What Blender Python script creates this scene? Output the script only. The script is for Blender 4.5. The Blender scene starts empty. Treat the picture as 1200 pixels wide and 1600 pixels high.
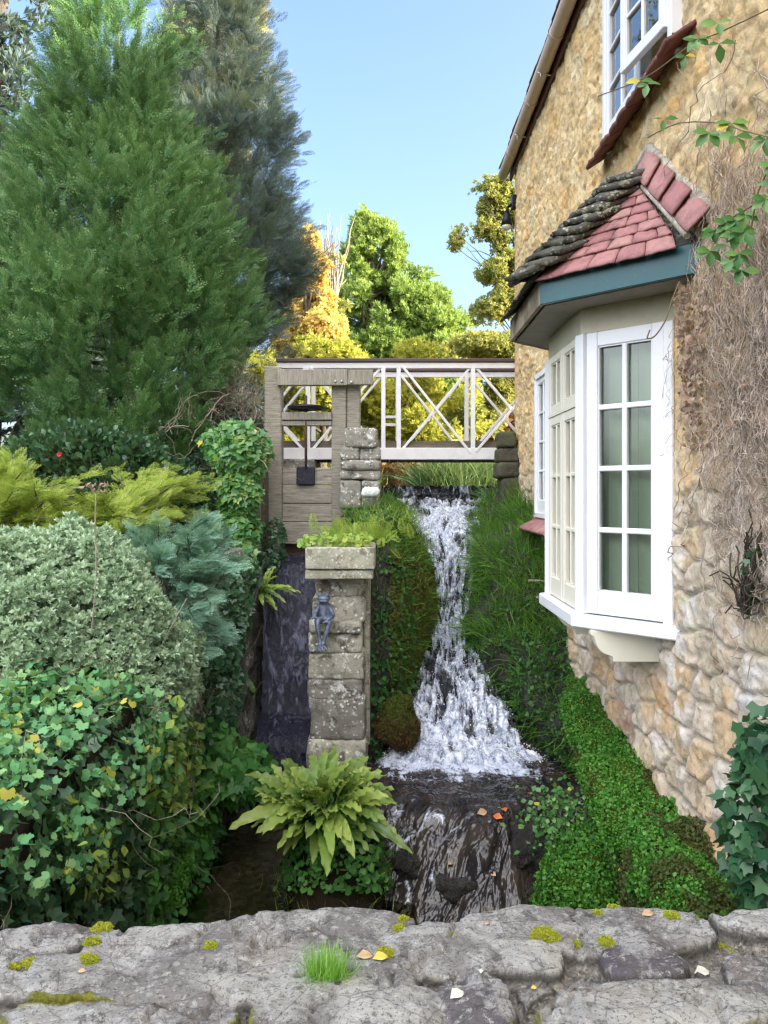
import bpy, bmesh, math
import numpy as np
from mathutils import Vector, Matrix

# ------------------------------------------------------------------ camera, sky, sun, exposure
scene = bpy.context.scene
COL = scene.collection
cam_d = bpy.data.cameras.new('camera')
cam = bpy.data.objects.new('camera', cam_d)
COL.objects.link(cam)
scene.camera = cam
cam.location = (0, 0, 0)
cam.rotation_euler = (math.radians(90), 0, 0)
cam_d.sensor_fit = 'VERTICAL'
cam_d.sensor_height = 32.0
cam_d.lens = 24.0
cam_d.shift_y = -32.0 / 1600.0
cam_d.clip_start = 0.05
cam_d.clip_end = 2000

SUN_EL = math.radians(21)
SUN_AZ = math.radians(103)          # clockwise from +Y (towards +X)
world = bpy.data.worlds.new('World')
scene.world = world
world.use_nodes = True
wn = world.node_tree
wn.nodes.clear()
w_out = wn.nodes.new('ShaderNodeOutputWorld')
w_bg = wn.nodes.new('ShaderNodeBackground')
w_sky = wn.nodes.new('ShaderNodeTexSky')
w_sky.sky_type = 'NISHITA'
w_sky.sun_disc = False
w_sky.sun_elevation = SUN_EL
w_sky.sun_rotation = SUN_AZ
w_sky.air_density = 1.0
w_sky.dust_density = 4.5
w_sky.ozone_density = 2.6
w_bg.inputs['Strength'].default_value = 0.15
wn.links.new(w_sky.outputs[0], w_bg.inputs['Color'])
# unseen bright clouds overhead and behind the viewer, added to lift the shaded scene
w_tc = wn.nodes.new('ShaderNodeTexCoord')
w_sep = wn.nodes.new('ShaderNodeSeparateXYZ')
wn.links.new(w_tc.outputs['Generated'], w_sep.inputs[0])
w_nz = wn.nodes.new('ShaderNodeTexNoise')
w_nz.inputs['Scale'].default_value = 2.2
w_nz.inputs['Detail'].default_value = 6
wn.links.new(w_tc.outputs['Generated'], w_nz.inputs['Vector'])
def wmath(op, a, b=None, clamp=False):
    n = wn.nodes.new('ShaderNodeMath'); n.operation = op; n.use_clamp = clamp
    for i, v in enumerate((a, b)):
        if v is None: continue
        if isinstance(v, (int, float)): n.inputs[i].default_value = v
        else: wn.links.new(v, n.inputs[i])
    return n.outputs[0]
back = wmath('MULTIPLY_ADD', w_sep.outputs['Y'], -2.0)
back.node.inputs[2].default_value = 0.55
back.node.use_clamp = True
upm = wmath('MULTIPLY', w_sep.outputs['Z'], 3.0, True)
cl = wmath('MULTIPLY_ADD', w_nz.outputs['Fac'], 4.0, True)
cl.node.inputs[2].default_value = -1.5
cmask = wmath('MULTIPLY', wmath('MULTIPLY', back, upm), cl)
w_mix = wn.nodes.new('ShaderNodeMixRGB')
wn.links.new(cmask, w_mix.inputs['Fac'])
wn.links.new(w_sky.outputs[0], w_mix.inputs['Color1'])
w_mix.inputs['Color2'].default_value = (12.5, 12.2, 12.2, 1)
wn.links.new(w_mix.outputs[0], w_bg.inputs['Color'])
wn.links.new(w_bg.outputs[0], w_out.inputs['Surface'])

sun_d = bpy.data.lights.new('sun', 'SUN')
sun = bpy.data.objects.new('sun', sun_d)
COL.objects.link(sun)
sun_d.energy = 4.2
sun_d.angle = math.radians(0.53)
sun_d.color = (1.0, 0.87, 0.68)
to_sun = Vector((math.sin(SUN_AZ) * math.cos(SUN_EL), math.cos(SUN_AZ) * math.cos(SUN_EL), math.sin(SUN_EL)))
sun.location = to_sun * 40
sun.rotation_euler = to_sun.to_track_quat('Z', 'Y').to_euler()

scene.view_settings.view_transform = 'Standard'
scene.view_settings.look = 'None'
scene.view_settings.gamma = 1.0
scene.view_settings.exposure = 1.95
scene.render.film_transparent = False
scene.cycles.use_denoising = True
scene.cycles.denoiser = 'OPENIMAGEDENOISE'
scene.cycles.denoising_input_passes = 'RGB_ALBEDO_NORMAL'
scene.cycles.denoising_prefilter = 'NONE'
scene.cycles.use_adaptive_sampling = False
scene.cycles.sample_clamp_indirect = 4.0
scene.cycles.filter_width = 1.35
scene.cycles.max_bounces = 6
scene.cycles.diffuse_bounces = 3
scene.cycles.glossy_bounces = 3
scene.cycles.transparent_max_bounces = 12
scene.cycles.caustics_reflective = False
scene.cycles.caustics_refractive = False

# ------------------------------------------------------------------ numeric helpers
rng = np.random.default_rng(11)
def A(*v): return np.array(v, dtype=np.float64)
def P(px, py, Y):
    """a place on the photograph at real distance Y -> a point in the world"""
    return np.array([(px - 600.0) * Y / 1200.0, Y, (768.0 - py) * Y / 1200.0])
def nrm(v):
    return v / np.maximum(np.linalg.norm(v, axis=-1, keepdims=True), 1e-9)
def _h(ix, iy, iz, seed):
    n = (ix.astype(np.int64) * 374761393 + iy.astype(np.int64) * 668265263 + iz.astype(np.int64) * 1274126177 + seed * 974634777) & 0xffffffff
    n = ((n ^ (n >> 13)) * 1274126177) & 0xffffffff
    n = ((n ^ (n >> 16)) * 2246822519) & 0xffffffff
    return ((n ^ (n >> 15)) & 0xffffff) / float(0xffffff)
def vnoise(p, seed=0):
    i = np.floor(p).astype(np.int64); f = p - i
    f = f * f * (3 - 2 * f)
    r = 0
    for dx in (0, 1):
        wx = f[..., 0] if dx else 1 - f[..., 0]
        for dy in (0, 1):
            wy = f[..., 1] if dy else 1 - f[..., 1]
            for dz in (0, 1):
                wz = f[..., 2] if dz else 1 - f[..., 2]
                r = r + wx * wy * wz * _h(i[..., 0] + dx, i[..., 1] + dy, i[..., 2] + dz, seed)
    return r
def fbm(p, oc=4, seed=0, gain=0.5):
    r = 0; a = 1; t = 0
    for k in range(oc):
        r = r + a * (vnoise(p * 2.0 ** k + 17.3 * k, seed + k) * 2 - 1); t += a; a *= gain
    return r / t
def ridged(p, oc=4, seed=0):
    r = 0; a = 1; t = 0
    for k in range(oc):
        r = r + a * (1 - np.abs(vnoise(p * 2.0 ** k + 9.1 * k, seed + k) * 2 - 1)); t += a; a *= 0.5
    return r / t
def worley(u, v, seed=0):
    iu = np.floor(u).astype(np.int64); iv = np.floor(v).astype(np.int64)
    f1 = np.full(u.shape, 9.0); f2 = np.full(u.shape, 9.0); idv = np.zeros(u.shape)
    z = np.zeros_like(iu)
    for a in (-1, 0, 1):
        for b in (-1, 0, 1):
            cu = iu + a; cv = iv + b
            x = cu + 0.15 + 0.7 * _h(cu, cv, z, seed); y = cv + 0.15 + 0.7 * _h(cu, cv, z + 1, seed)
            d = np.hypot(u - x, v - y); h = _h(cu, cv, z + 2, seed)
            near = d < f1
            f2 = np.where(near, f1, np.minimum(f2, d))
            idv = np.where(near, h, idv); f1 = np.where(near, d, f1)
    return f1, f2, idv
def sstep(a, b, x):
    t = np.clip((x - a) / (b - a), 0, 1)
    return t * t * (3 - 2 * t)
def cubic(C, n):
    """interpolate control rows along axis 0 with Catmull-Rom to n rows"""
    m = C.shape[0]
    t = np.linspace(0, m - 1, n); i = np.minimum(t.astype(int), m - 2); f = (t - i)
    g = lambda k: C[np.clip(k, 0, m - 1)]
    p0, p1, p2, p3 = g(i - 1), g(i), g(i + 1), g(i + 2)
    f = f.reshape((-1,) + (1,) * (C.ndim - 1))
    return 0.5 * ((2 * p1) + (-p0 + p2) * f + (2 * p0 - 5 * p1 + 4 * p2 - p3) * f ** 2 + (-p0 + 3 * p1 - 3 * p2 + p3) * f ** 3)
def loft(rows, h, w):
    C = np.array(rows, dtype=np.float64)
    G = cubic(C, h)
    G = cubic(np.swapaxes(G, 0, 1), w)
    return np.swapaxes(G, 0, 1)
def gnormals(G):
    du = np.gradient(G, axis=1); dv = np.gradient(G, axis=0)
    return nrm(np.cross(du, dv))

# ------------------------------------------------------------------ object helpers
ORG = {}
def mk(name, V, F, mat, parent=None, attrs=None, uv=None, smooth=False, origin=None):
    """ONE mesh object from vertex and face arrays (F: array, or list of arrays)"""
    V = np.asarray(V, dtype=np.float64).reshape(-1, 3)
    if parent is not None:
        org = ORG[parent.name]
    elif origin is not None:
        org = np.asarray(origin, dtype=float)
    else:
        lo, hi = V.min(0), V.max(0)
        org = A((lo[0] + hi[0]) / 2, (lo[1] + hi[1]) / 2, lo[2])
    me = bpy.data.meshes.new(name)
    Fs = F if isinstance(F, list) and len(F) and isinstance(F[0], np.ndarray) else [np.asarray(F)]
    Fs = [f for f in Fs if len(f)]
    me.vertices.add(len(V))
    me.vertices.foreach_set('co', (V - org).astype(np.float32).ravel())
    li = np.concatenate([f.ravel() for f in Fs]).astype(np.int32)
    tot = np.concatenate([np.full(len(f), f.shape[1]) for f in Fs]).astype(np.int32)
    st = np.concatenate([[0], np.cumsum(tot)[:-1]]).astype(np.int32)
    me.loops.add(len(li)); me.loops.foreach_set('vertex_index', li)
    me.polygons.add(len(tot)); me.polygons.foreach_set('loop_start', st)
    if smooth: me.polygons.foreach_set('use_smooth', np.ones(len(tot), dtype=bool))
    me.update(calc_edges=True)
    if attrs:
        for k, a in attrs.items():
            at = me.attributes.new(k, 'FLOAT', 'POINT')
            at.data.foreach_set('value', np.asarray(a, dtype=np.float32).ravel())
    if uv is not None:
        l = me.uv_layers.new(name='UVMap')
        l.data.foreach_set('uv', np.asarray(uv, dtype=np.float32).reshape(-1, 2)[li].ravel())
    me.materials.append(mat)
    o = bpy.data.objects.new(name, me); COL.objects.link(o)
    if parent is None: o.location = org
    else: o.parent = parent
    ORG[o.name] = org
    return o
def tag(o, label, cat, group=None):
    o['label'] = label; o['category'] = cat
    if group: o['group'] = group
    return o
def structure(o): o['kind'] = 'structure'; return o
def thing(name, label, cat, loc, group=None):
    o = bpy.data.objects.new(name, None); COL.objects.link(o)
    o.empty_display_size = 0.2
    o.location = tuple(loc); ORG[o.name] = np.asarray(loc, dtype=float)
    return tag(o, label, cat, group)
def gfaces(h, w):
    i = np.arange(h * w).reshape(h, w)
    return np.stack([i[:-1, :-1], i[:-1, 1:], i[1:, 1:], i[1:, :-1]], -1).reshape(-1, 4)
def grid(name, G, mat, parent=None, attrs=None, uv=None, smooth=True):
    h, w = G.shape[:2]
    return mk(name, G.reshape(-1, 3), gfaces(h, w), mat, parent, attrs, uv, smooth)

class MB:
    """collects boxes, bars, prisms and tubes in one bmesh"""
    def __init__(s): s.bm = bmesh.new()
    def box(s, c, size, rot=None, bev=0.0, segs=1):
        r = bmesh.ops.create_cube(s.bm, size=1.0)
        vs = r['verts']
        M = Matrix.Translation(Vector(c)) @ (rot.to_4x4() if rot else Matrix()) @ Matrix.Diagonal((*size, 1))
        bmesh.ops.transform(s.bm, matrix=M, verts=vs)
        if bev > 0:
            es = list({e for v in vs for e in v.link_edges})
            bmesh.ops.bevel(s.bm, geom=es, offset=bev, segments=segs, affect='EDGES', profile=0.6)
        return s
    def bar(s, a, b, w, h, bev=0.0, up=(0, 0, 1), end=0.0):
        a = Vector(a); b = Vector(b); d = (b - a); L = d.length; d.normalize()
        u = Vector(up)
        x = d.cross(u)
        if x.length < 1e-4: x = d.cross(Vector((0, 1, 0)))
        x.normalize(); z = x.cross(d).normalized()
        R = Matrix((x, d, z)).transposed()
        return s.box((a + b) / 2, (w, L + 2 * end, h), R, bev)
    def prism(s, pts, off, bev=0.0):
        """polygon pts (3d) extruded by the vector off"""
        off = Vector(off)
        a = [s.bm.verts.new(Vector(p)) for p in pts]; b = [s.bm.verts.new(Vector(p) + off) for p in pts]
        n = len(pts)
        fs = [s.bm.faces.new(a), s.bm.faces.new(b[::-1])]
        for i in range(n): fs.append(s.bm.faces.new((a[(i + 1) % n], a[i], b[i], b[(i + 1) % n])))
        if bev > 0:
            es = list({e for f in fs for e in f.edges})
            bmesh.ops.bevel(s.bm, geom=es, offset=bev, segments=1, affect='EDGES')
        return s
    def tube(s, pts, r, n=10, cap=True):
        pts = [Vector(p) for p in pts]
        rs = [float(q) for q in r] if hasattr(r, "__len__") else [float(r)] * len(pts)
        rings = []
        pu = None
        for i, p in enumerate(pts):
            d = (pts[min(i + 1, len(pts) - 1)] - pts[max(i - 1, 0)]).normalized()
            u = pu if pu is not None else (Vector((0, 0, 1)) if abs(d.z) < 0.9 else Vector((1, 0, 0)))
            x = d.cross(u).normalized(); y = x.cross(d).normalized(); pu = y
            rings.append([s.bm.verts.new(p + rs[i] * (math.cos(t) * x + math.sin(t) * y)) for t in [2 * math.pi * k / n for k in range(n)]])
        for a, b in zip(rings[:-1], rings[1:]):
            for k in range(n): 
                f = s.bm.faces.new((a[k], a[(k + 1) % n], b[(k + 1) % n], b[k])); f.smooth = True
        if cap:
            s.bm.faces.new(rings[0][::-1]); s.bm.faces.new(rings[-1])
        return s
    def ell(s, c, r, seg=16, rot=None):
        q = bmesh.ops.create_uvsphere(s.bm, u_segments=seg, v_segments=max(8, seg * 2 // 3), radius=1.0)
        M = Matrix.Translation(Vector(c)) @ (rot.to_4x4() if rot else Matrix()) @ Matrix.Diagonal((*r, 1))
        bmesh.ops.transform(s.bm, matrix=M, verts=q['verts'])
        for v in q['verts']:
            for f in v.link_faces: f.smooth = True
        return s
    def build(s, name, mat, parent=None, jitter=0.0):
        bm = s.bm
        bmesh.ops.recalc_face_normals(bm, faces=bm.faces)
        lo = np.array([v.co for v in bm.verts])
        if parent is not None: org = ORG[parent.name]
        else:
            a, b = lo.min(0), lo.max(0); org = A((a[0] + b[0]) / 2, (a[1] + b[1]) / 2, a[2])
        bmesh.ops.translate(bm, vec=Vector(-org), verts=bm.verts)
        me = bpy.data.meshes.new(name); bm.to_mesh(me); bm.free()
        me.materials.append(mat)
        o = bpy.data.objects.new(name, me); COL.objects.link(o)
        if parent is None: o.location = org
        else: o.parent = parent
        ORG[o.name] = org
        return o

def tubes(paths, radii, sides=3):
    """many thin tubes: paths (n,k,3), radii (n,k) or scalar -> V, F"""
    n, k, _ = paths.shape
    R = np.broadcast_to(np.asarray(radii, dtype=float).reshape((-1, 1)) if np.ndim(radii) == 1 else radii, (n, k))
    d = nrm(np.gradient(paths, axis=1))
    ref = nrm(rng.normal(size=(n, 1, 3))) + 0 * d
    x = nrm(np.cross(d, ref)); y = np.cross(d, x)
    t = np.arange(sides) * 2 * np.pi / sides
    V = paths[:, :, None] + R[:, :, None, None] * (np.cos(t)[:, None] * x[:, :, None] + np.sin(t)[:, None] * y[:, :, None])
    idx = np.arange(n * k * sides).reshape(n, k, sides)
    a = idx[:, :-1]; b = idx[:, 1:]
    F = np.stack([a, np.roll(a, -1, 2), np.roll(b, -1, 2), b], -1).reshape(-1, 4)
    return V.reshape(-1, 3), F

# leaf templates: length along +Y, width along X, face normal +Z.  (V, tris)
def t_leaf(w=0.28, cup=0.06, droop=0.1, mid=0.45):
    V = A([0, 0, 0], [-w, mid, cup], [w, mid, cup], [0, mid, 0], [-w * .72, mid + .3, cup * .6 - droop * .4], [w * .72, mid + .3, cup * .6 - droop * .4], [0, mid + .3, -droop * .4], [0, 1, -droop])
    T = np.array([[0, 3, 1], [0, 2, 3], [1, 3, 6], [1, 6, 4], [3, 2, 5], [3, 5, 6], [4, 6, 7], [6, 5, 7]])
    return V, T
def t_lobed(tips, vals, rt=0.5, cup=0.08):
    """palmate leaf: lobe tips at angles, notches between; attached at the base of the blade"""
    pts = []
    for i, (a, r) in enumerate(zip(tips, rt)):
        pts.append((a, r))
        if i < len(tips) - 1: pts.append(((a + tips[i + 1]) / 2, vals))
    V = [[0, 0, 0]]
    for a, r in pts:
        V.append([r * math.sin(a), 0.12 + r * math.cos(a), cup * r * r * 2])
    V.append([0, -0.02, 0])
    n = len(pts)
    T = [[0, i + 1, i] for i in range(1, n)] 
    T = [[0, i, i + 1] for i in range(1, n)]
    return np.array(V, dtype=float), np.array(T)[:, ::-1]
def t_ivy():
    return t_lobed([-2.1, -1.05, 0, 1.05, 2.1], 0.43, [0.42, 0.60, 0.82, 0.60, 0.42], 0.1)
def t_geran():
    t = np.linspace(-2.35, 2.35, 9)
    return t_lobed(list(t), 0.47, [0.45, .50, .60, .58, .66, .58, .60, .50, .45], 0.12)
def t_spray(nsh=9, ang=0.65, w=0.03, seed=1, sub=3, width=0.42, curl=0.12):
    """flat feathery conifer spray"""
    r = np.random.default_rng(seed); V = []; T = []
    def dia(b, d, L, ww, z):
        d = d / np.hypot(*d); p = A(-d[1], d[0]); k = len(V)
        m = b + d * L * .45; e = b + d * L
        V.extend([[*b, z], [*(m + p * ww), z - .01], [*(m - p * ww), z - .01], [*e, z - .03]])
        T.extend([[k, k + 2, k + 1], [k + 1, k + 2, k + 3]])
    dia(A(0., 0.), A(0., 1.), 1.0, w * .6, 0)
    for i in range(nsh):
        t = 0.10 + 0.86 * i / (nsh - 1)
        for s in (-1, 1):
            L = width * (1 - t) ** .6 * (0.35 + min(1, t * 3.0)) * .85 * r.uniform(.8, 1.15) + 0.06
            a = ang * r.uniform(.85, 1.15)
            b = A(0., t); d = A(s * math.sin(a), math.cos(a))
            z = -curl * t * t + r.uniform(-.03, .03)
            dia(b, d, L, w, z)
            for j in range(sub):
                tt = .3 + .6 * j / max(1, sub)
                for q in (-1, 1):
                    aa = a * s + q * .6
                    dia(b + d * L * tt, A(math.sin(aa), math.cos(aa)), L * .42 * (1 - tt * .5), w * .8, z)
    return np.array(V), np.array(T)
def t_tuft(n=9, w=.10, spread=0.9, seed=2, l=1.0):
    """little rosette of narrow leaves round +Z-ish growth axis +Y"""
    r = np.random.default_rng(seed); V = []; T = []
    for i in range(n):
        a = 2 * math.pi * i / n + r.uniform(-.3, .3); el = r.uniform(.15, spread)
        d = A(math.sin(el) * math.cos(a), math.cos(el), math.sin(el) * math.sin(a))
        p = nrm(np.cross(d, A(0.1, 1, .2))); q = np.cross(p, d)
        b = A(0, r.uniform(0, .35), 0) + d * .05; L = l * r.uniform(.5, .75); k = len(V)
        V.extend([b, b + d * L * .5 + p * w + q * .03, b + d * L * .5 - p * w + q * .03, b + d * L])
        T.extend([[k, k + 2, k + 1], [k + 1, k + 2, k + 3]])
    return np.array(V), np.array(T)
def t_blade(w=0.02, bend=0.5, k=4):
    t = np.linspace(0, 1, k); V = []
    for i, s in enumerate(t):
        ww = w * (1 - s) ** .6 if s < 1 else 0
        y = s - .25 * bend * s * s; z = bend * s * s * .8
        V += [[-ww, y, z], [ww, y, z]]
    T = []
    for i in range(k - 1): a = 2 * i; T += [[a, a + 1, a + 3], [a, a + 3, a + 2]]
    return np.array(V), np.array(T)

class Acc:
    def __init__(s): s.V = []; s.F = []; s.r = []; s.t = []; s.n = 0
    def inst(s, tm, pos, d, n, sc, rnd=None, wid=None):
        """copy the template to many places; d growth direction, n face normal"""
        tv, tf = tm; m = len(pos)
        if m == 0: return s
        d = nrm(d); x = nrm(np.cross(d, n)); z = np.cross(x, d)
        sc = np.broadcast_to(np.asarray(sc, dtype=float), (m,))
        wd = sc if wid is None else sc * wid
        V = pos[:, None] + wd[:, None, None] * tv[None, :, 0:1] * x[:, None] + sc[:, None, None] * (tv[None, :, 1:2] * d[:, None] + tv[None, :, 2:3] * z[:, None])
        F = tf[None] + (np.arange(m) * len(tv))[:, None, None] + s.n
        s.V.append(V.reshape(-1, 3)); s.F.append(F.reshape(-1, 3)); s.n += m * len(tv)
        rnd = rng.random(m) if rnd is None else rnd
        s.r.append(np.repeat(rnd, len(tv))); s.t.append(np.tile(np.clip(tv[:, 1], 0, 1), m))
        return s
    def build(s, name, mat, parent=None, smooth=False):
        return mk(name, np.concatenate(s.V), np.concatenate(s.F), mat, parent, {'rnd': np.concatenate(s.r), 'tip': np.concatenate(s.t)}, None, smooth)

def on_grid(G, n, mask=None):
    """n random points with normals on a grid surface, weighted by area"""
    a, b, c, d = G[:-1, :-1], G[:-1, 1:], G[1:, 1:], G[1:, :-1]
    N = np.cross(b - a, d - a); ar = np.linalg.norm(N, axis=-1)
    if mask is not None: ar = ar * mask[:-1, :-1]
    p = ar.ravel() / ar.sum()
    i = rng.choice(len(p), size=n, p=p)
    u, v = rng.random((2, n, 1))
    f = lambda q: q.reshape(-1, 3)[i]
    pos = f(a) * (1 - u) * (1 - v) + f(b) * u * (1 - v) + f(c) * u * v + f(d) * (1 - u) * v
    return pos, nrm(f(N))
def rv(n, s=1.0): return rng.normal(size=(n, 3)) * s
def sphere_pts(n):
    return nrm(rng.normal(size=(n, 3)))
# ------------------------------------------------------------------ materials
class NT:
    def __init__(s, name):
        s.m = bpy.data.materials.new(name); s.m.use_nodes = True; s.t = s.m.node_tree; s.t.nodes.clear()
        s.out = s.t.nodes.new('ShaderNodeOutputMaterial')
        s.tc = s.t.nodes.new('ShaderNodeTexCoord')
    def N(s, typ, **kw):
        n = s.t.nodes.new('ShaderNode' + typ)
        for k, v in kw.items(): setattr(n, k, v)
        return n
    def L(s, a, b): s.t.links.new(a, b)
    def inp(s, sock, v):
        if v is None: return
        if isinstance(v, bpy.types.NodeSocket): s.L(v, sock)
        elif isinstance(v, (tuple, list)): sock.default_value = (*v, 1) if len(v) == 3 and sock.type == 'RGBA' else v
        else: sock.default_value = v
    def co(s, kind='Object', scale=(1, 1, 1), rot=(0, 0, 0)):
        mp = s.N('Mapping'); s.L(s.tc.outputs[kind], mp.inputs[0]); mp.inputs['Scale'].default_value = scale; mp.inputs['Rotation'].default_value = rot
        return mp.outputs[0]
    def noise(s, scale, detail=4, rough=0.55, vec=None, dist=0.0):
        n = s.N('TexNoise'); n.inputs['Scale'].default_value = scale; n.inputs['Detail'].default_value = detail
        n.inputs['Roughness'].default_value = rough; n.inputs['Distortion'].default_value = dist
        s.L(vec if vec is not None else s.tc.outputs['Object'], n.inputs['Vector']); return n.outputs['Fac']
    def voro(s, scale, vec=None, feature='F1', out='Distance'):
        n = s.N('TexVoronoi'); n.feature = feature; n.inputs['Scale'].default_value = scale
        s.L(vec if vec is not None else s.tc.outputs['Object'], n.inputs['Vector']); return n.outputs[out]
    def attr(s, name): n = s.N('Attribute'); n.attribute_name = name; return n.outputs['Fac']
    def ramp(s, fac, stops, interp='LINEAR'):
        n = s.N('ValToRGB'); cr = n.color_ramp; cr.interpolation = interp
        while len(cr.elements) < len(stops): cr.elements.new(0.5)
        for e, (p, c) in zip(cr.elements, stops):
            e.position = p; e.color = (*c, 1) if hasattr(c, '__len__') else (c, c, c, 1)
        s.inp(n.inputs[0], fac); return n.outputs[0]
    def math(s, op, a, b=None, clamp=False):
        n = s.N('Math', operation=op, use_clamp=clamp); s.inp(n.inputs[0], a); s.inp(n.inputs[1], b); return n.outputs[0]
    def mix(s, f, a, b, blend='MIX'):
        n = s.N('MixRGB', blend_type=blend); s.inp(n.inputs[0], f); s.inp(n.inputs[1], a); s.inp(n.inputs[2], b); return n.outputs[0]
    def bump(s, h, st=0.5, dist=0.01, nrm=None):
        n = s.N('Bump'); n.inputs['Strength'].default_value = st; n.inputs['Distance'].default_value = dist; s.L(h, n.inputs['Height'])
        if nrm is not None: s.L(nrm, n.inputs['Normal'])
        return n.outputs[0]
    def pbr(s, col, rough=0.7, bump=None, spec=0.4, metal=0.0, coat=0.0, out=True):
        n = s.N('BsdfPrincipled'); s.inp(n.inputs['Base Color'], col); s.inp(n.inputs['Roughness'], rough)
        s.inp(n.inputs['Specular IOR Level'], spec); s.inp(n.inputs['Metallic'], metal); s.inp(n.inputs['Coat Weight'], coat)
        if bump is not None: s.L(bump, n.inputs['Normal'])
        if out: s.L(n.outputs[0], s.out.inputs[0])
        return n.outputs[0]

def foliage(name, cols, tipcol=None, trans=0.3, rough=0.45, spec=0.35, nscale=1.5, tipw=0.5, amp=0.5, clumps=None):
    """cols: three colours picked per leaf; real hue varies over the plant in patches"""
    t = NT(name)
    f = t.math('ADD', t.math('MULTIPLY', t.attr('rnd'), 1 - amp), t.math('MULTIPLY', t.noise(nscale, 3), amp))
    c = t.ramp(f, [(0.12, cols[0]), (0.5, cols[1]), (0.85, cols[2])])
    if tipcol is not None:
        c = t.mix(t.math('MULTIPLY', t.math('POWER', t.attr('tip'), 2.0), tipw), c, tipcol)
    if clumps is not None:
        c = t.mix(t.ramp(t.attr('rnd'), [(1 - clumps[1], 0.0), (1 - clumps[1] + .005, 1.0)]), c, clumps[0])
    a = t.pbr(c, rough, spec=spec, out=False)
    tr = t.N('BsdfTranslucent'); t.L(t.mix(0.5, c, (1, 1, .35), 'MULTIPLY'), tr.inputs[0])
    tb = t.mix(0.25, c, (0.9, 1.0, 0.2), 'MIX'); t.L(tb, tr.inputs[0])
    m = t.N('MixShader'); m.inputs[0].default_value = trans; t.L(a, m.inputs[1]); t.L(tr.outputs[0], m.inputs[2])
    t.L(m.outputs[0], t.out.inputs[0])
    return t.m
def simple(name, col, rough=0.6, nz=0.0, ns=20, bump=0.0, bs=60, bd=0.004, metal=0.0, spec=0.4):
    t = NT(name)
    c = col
    if nz: c = t.mix(t.ramp(t.noise(ns, 6, 0.65), [(0.35, 0.0), (0.65, 1.0)]), [max(0, k * (1 - nz)) for k in col], [min(1, k * (1 + nz)) for k in col])
    b = t.bump(t.noise(bs, 5, 0.7), bump, bd) if bump else None
    t.pbr(c, rough, b, spec, metal); return t.m

# --- stone
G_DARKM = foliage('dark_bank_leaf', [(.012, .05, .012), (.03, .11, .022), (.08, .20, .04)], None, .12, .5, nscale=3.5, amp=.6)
def m_wall():
    t = NT('rubble_stone')
    st = t.attr('stone'); ed = t.attr('edge'); up = t.attr('upper')
    gold = t.ramp(st, [(0.0, (.64, .45, .22)), (.35, (.75, .58, .33)), (.6, (.58, .42, .22)), (.8, (.80, .66, .42)), (1, (.70, .44, .17))])
    pale = t.ramp(st, [(0.0, (.52, .44, .33)), (.3, (.64, .55, .44)), (.55, (.60, .43, .24)), (.7, (.66, .60, .51)), (.88, (.52, .44, .35)), (1, (.44, .26, .17))])
    c = t.mix(up, pale, gold)
    v = t.ramp(t.noise(9, 8, 0.72), [(0.30, (.66, .58, .48)), (0.48, (1., 1., 1.)), (0.68, (1.3, 1.3, 1.3))])
    c = t.mix(1.0, c, v, 'MULTIPLY')
    c = t.mix(t.ramp(t.noise(2.1, 4), [(.5, 0.), (.68, .55)]), c, (.74, .43, .15))      # ochre patches
    c = t.mix(t.math('MULTIPLY', t.ramp(t.noise(3.3, 5, .6), [(.52, 0.), (.60, .7)]), t.math('SUBTRACT', 1.0, up)), c, (.80, .76, .73))
    c = t.mix(t.math('MULTIPLY', t.ramp(t.noise(1.9, 5, .6, vec=t.co('Object', (1, 1.2, .9))), [(.60, 0.), (.66, .75)]), t.math('SUBTRACT', 1.0, up)), c, (.30, .15, .10))
    mort = t.mix(up, (.40, .345, .28), (.60, .48, .29))
    c = t.mix(t.math('SUBTRACT', 1.0, ed), c, mort)
    c = t.mix(t.ramp(t.noise(26, 6, .7), [(.56, 0.), (.63, .55)]), c, (.42, .30, .18))
    c = t.mix(t.ramp(t.noise(5.5, 6, .65, vec=t.co('Object', (1, .7, 2))), [(.56, 0.), (.66, .5)]), c, (.62, .56, .34))
    b = t.bump(t.noise(24, 9, .72), .75, .022)
    b = t.bump(t.noise(110, 4, .7), .5, .004, b)
    t.pbr(c, .9, b, .2); return t.m
def m_lichen(name, base, lich=(.66, .66, .60), dark=(.10, .09, .08), ls=7.0, green=0.0, seed=0.0):
    t = NT(name)
    vec = t.tc.outputs['Object']
    c = t.mix(t.ramp(t.noise(5, 7, .65), [(.35, 0.), (.65, 1.)]), [k * .62 for k in base], base)
    c = t.mix(t.ramp(t.noise(ls * .8, 7, .7, dist=.6), [(.52, 0.), (.60, .85)]), c, dark)
    v = t.voro(ls * 3.4); 
    lm = t.math('MULTIPLY', t.ramp(t.math('ADD', v, t.math('MULTIPLY', t.noise(30, 4), .5)), [(.50, 1.), (.58, 0.)]), t.ramp(t.noise(ls * .55, 3), [(.44, 0.), (.55, 1.)]))
    c = t.mix(lm, c, lich)
    c = t.mix(t.ramp(t.noise(ls, 8, .75), [(.57, 0.), (.62, .9)]), c, lich)
    c = t.mix(t.ramp(t.noise(3.1, 5, .6), [(.60, 0.), (.70, .5)]), c, (.45, .30, .14))
    if green: c = t.mix(t.ramp(t.noise(4.3, 5, .7), [(.5, 0.), (.66, green)]), c, (.09, .12, .03))
    b = t.bump(t.noise(40, 8, .75), 1.0, .012)
    b = t.bump(t.voro(90), .4, .004, b)
    t.pbr(c, .9, b, .25); return t.m
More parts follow.
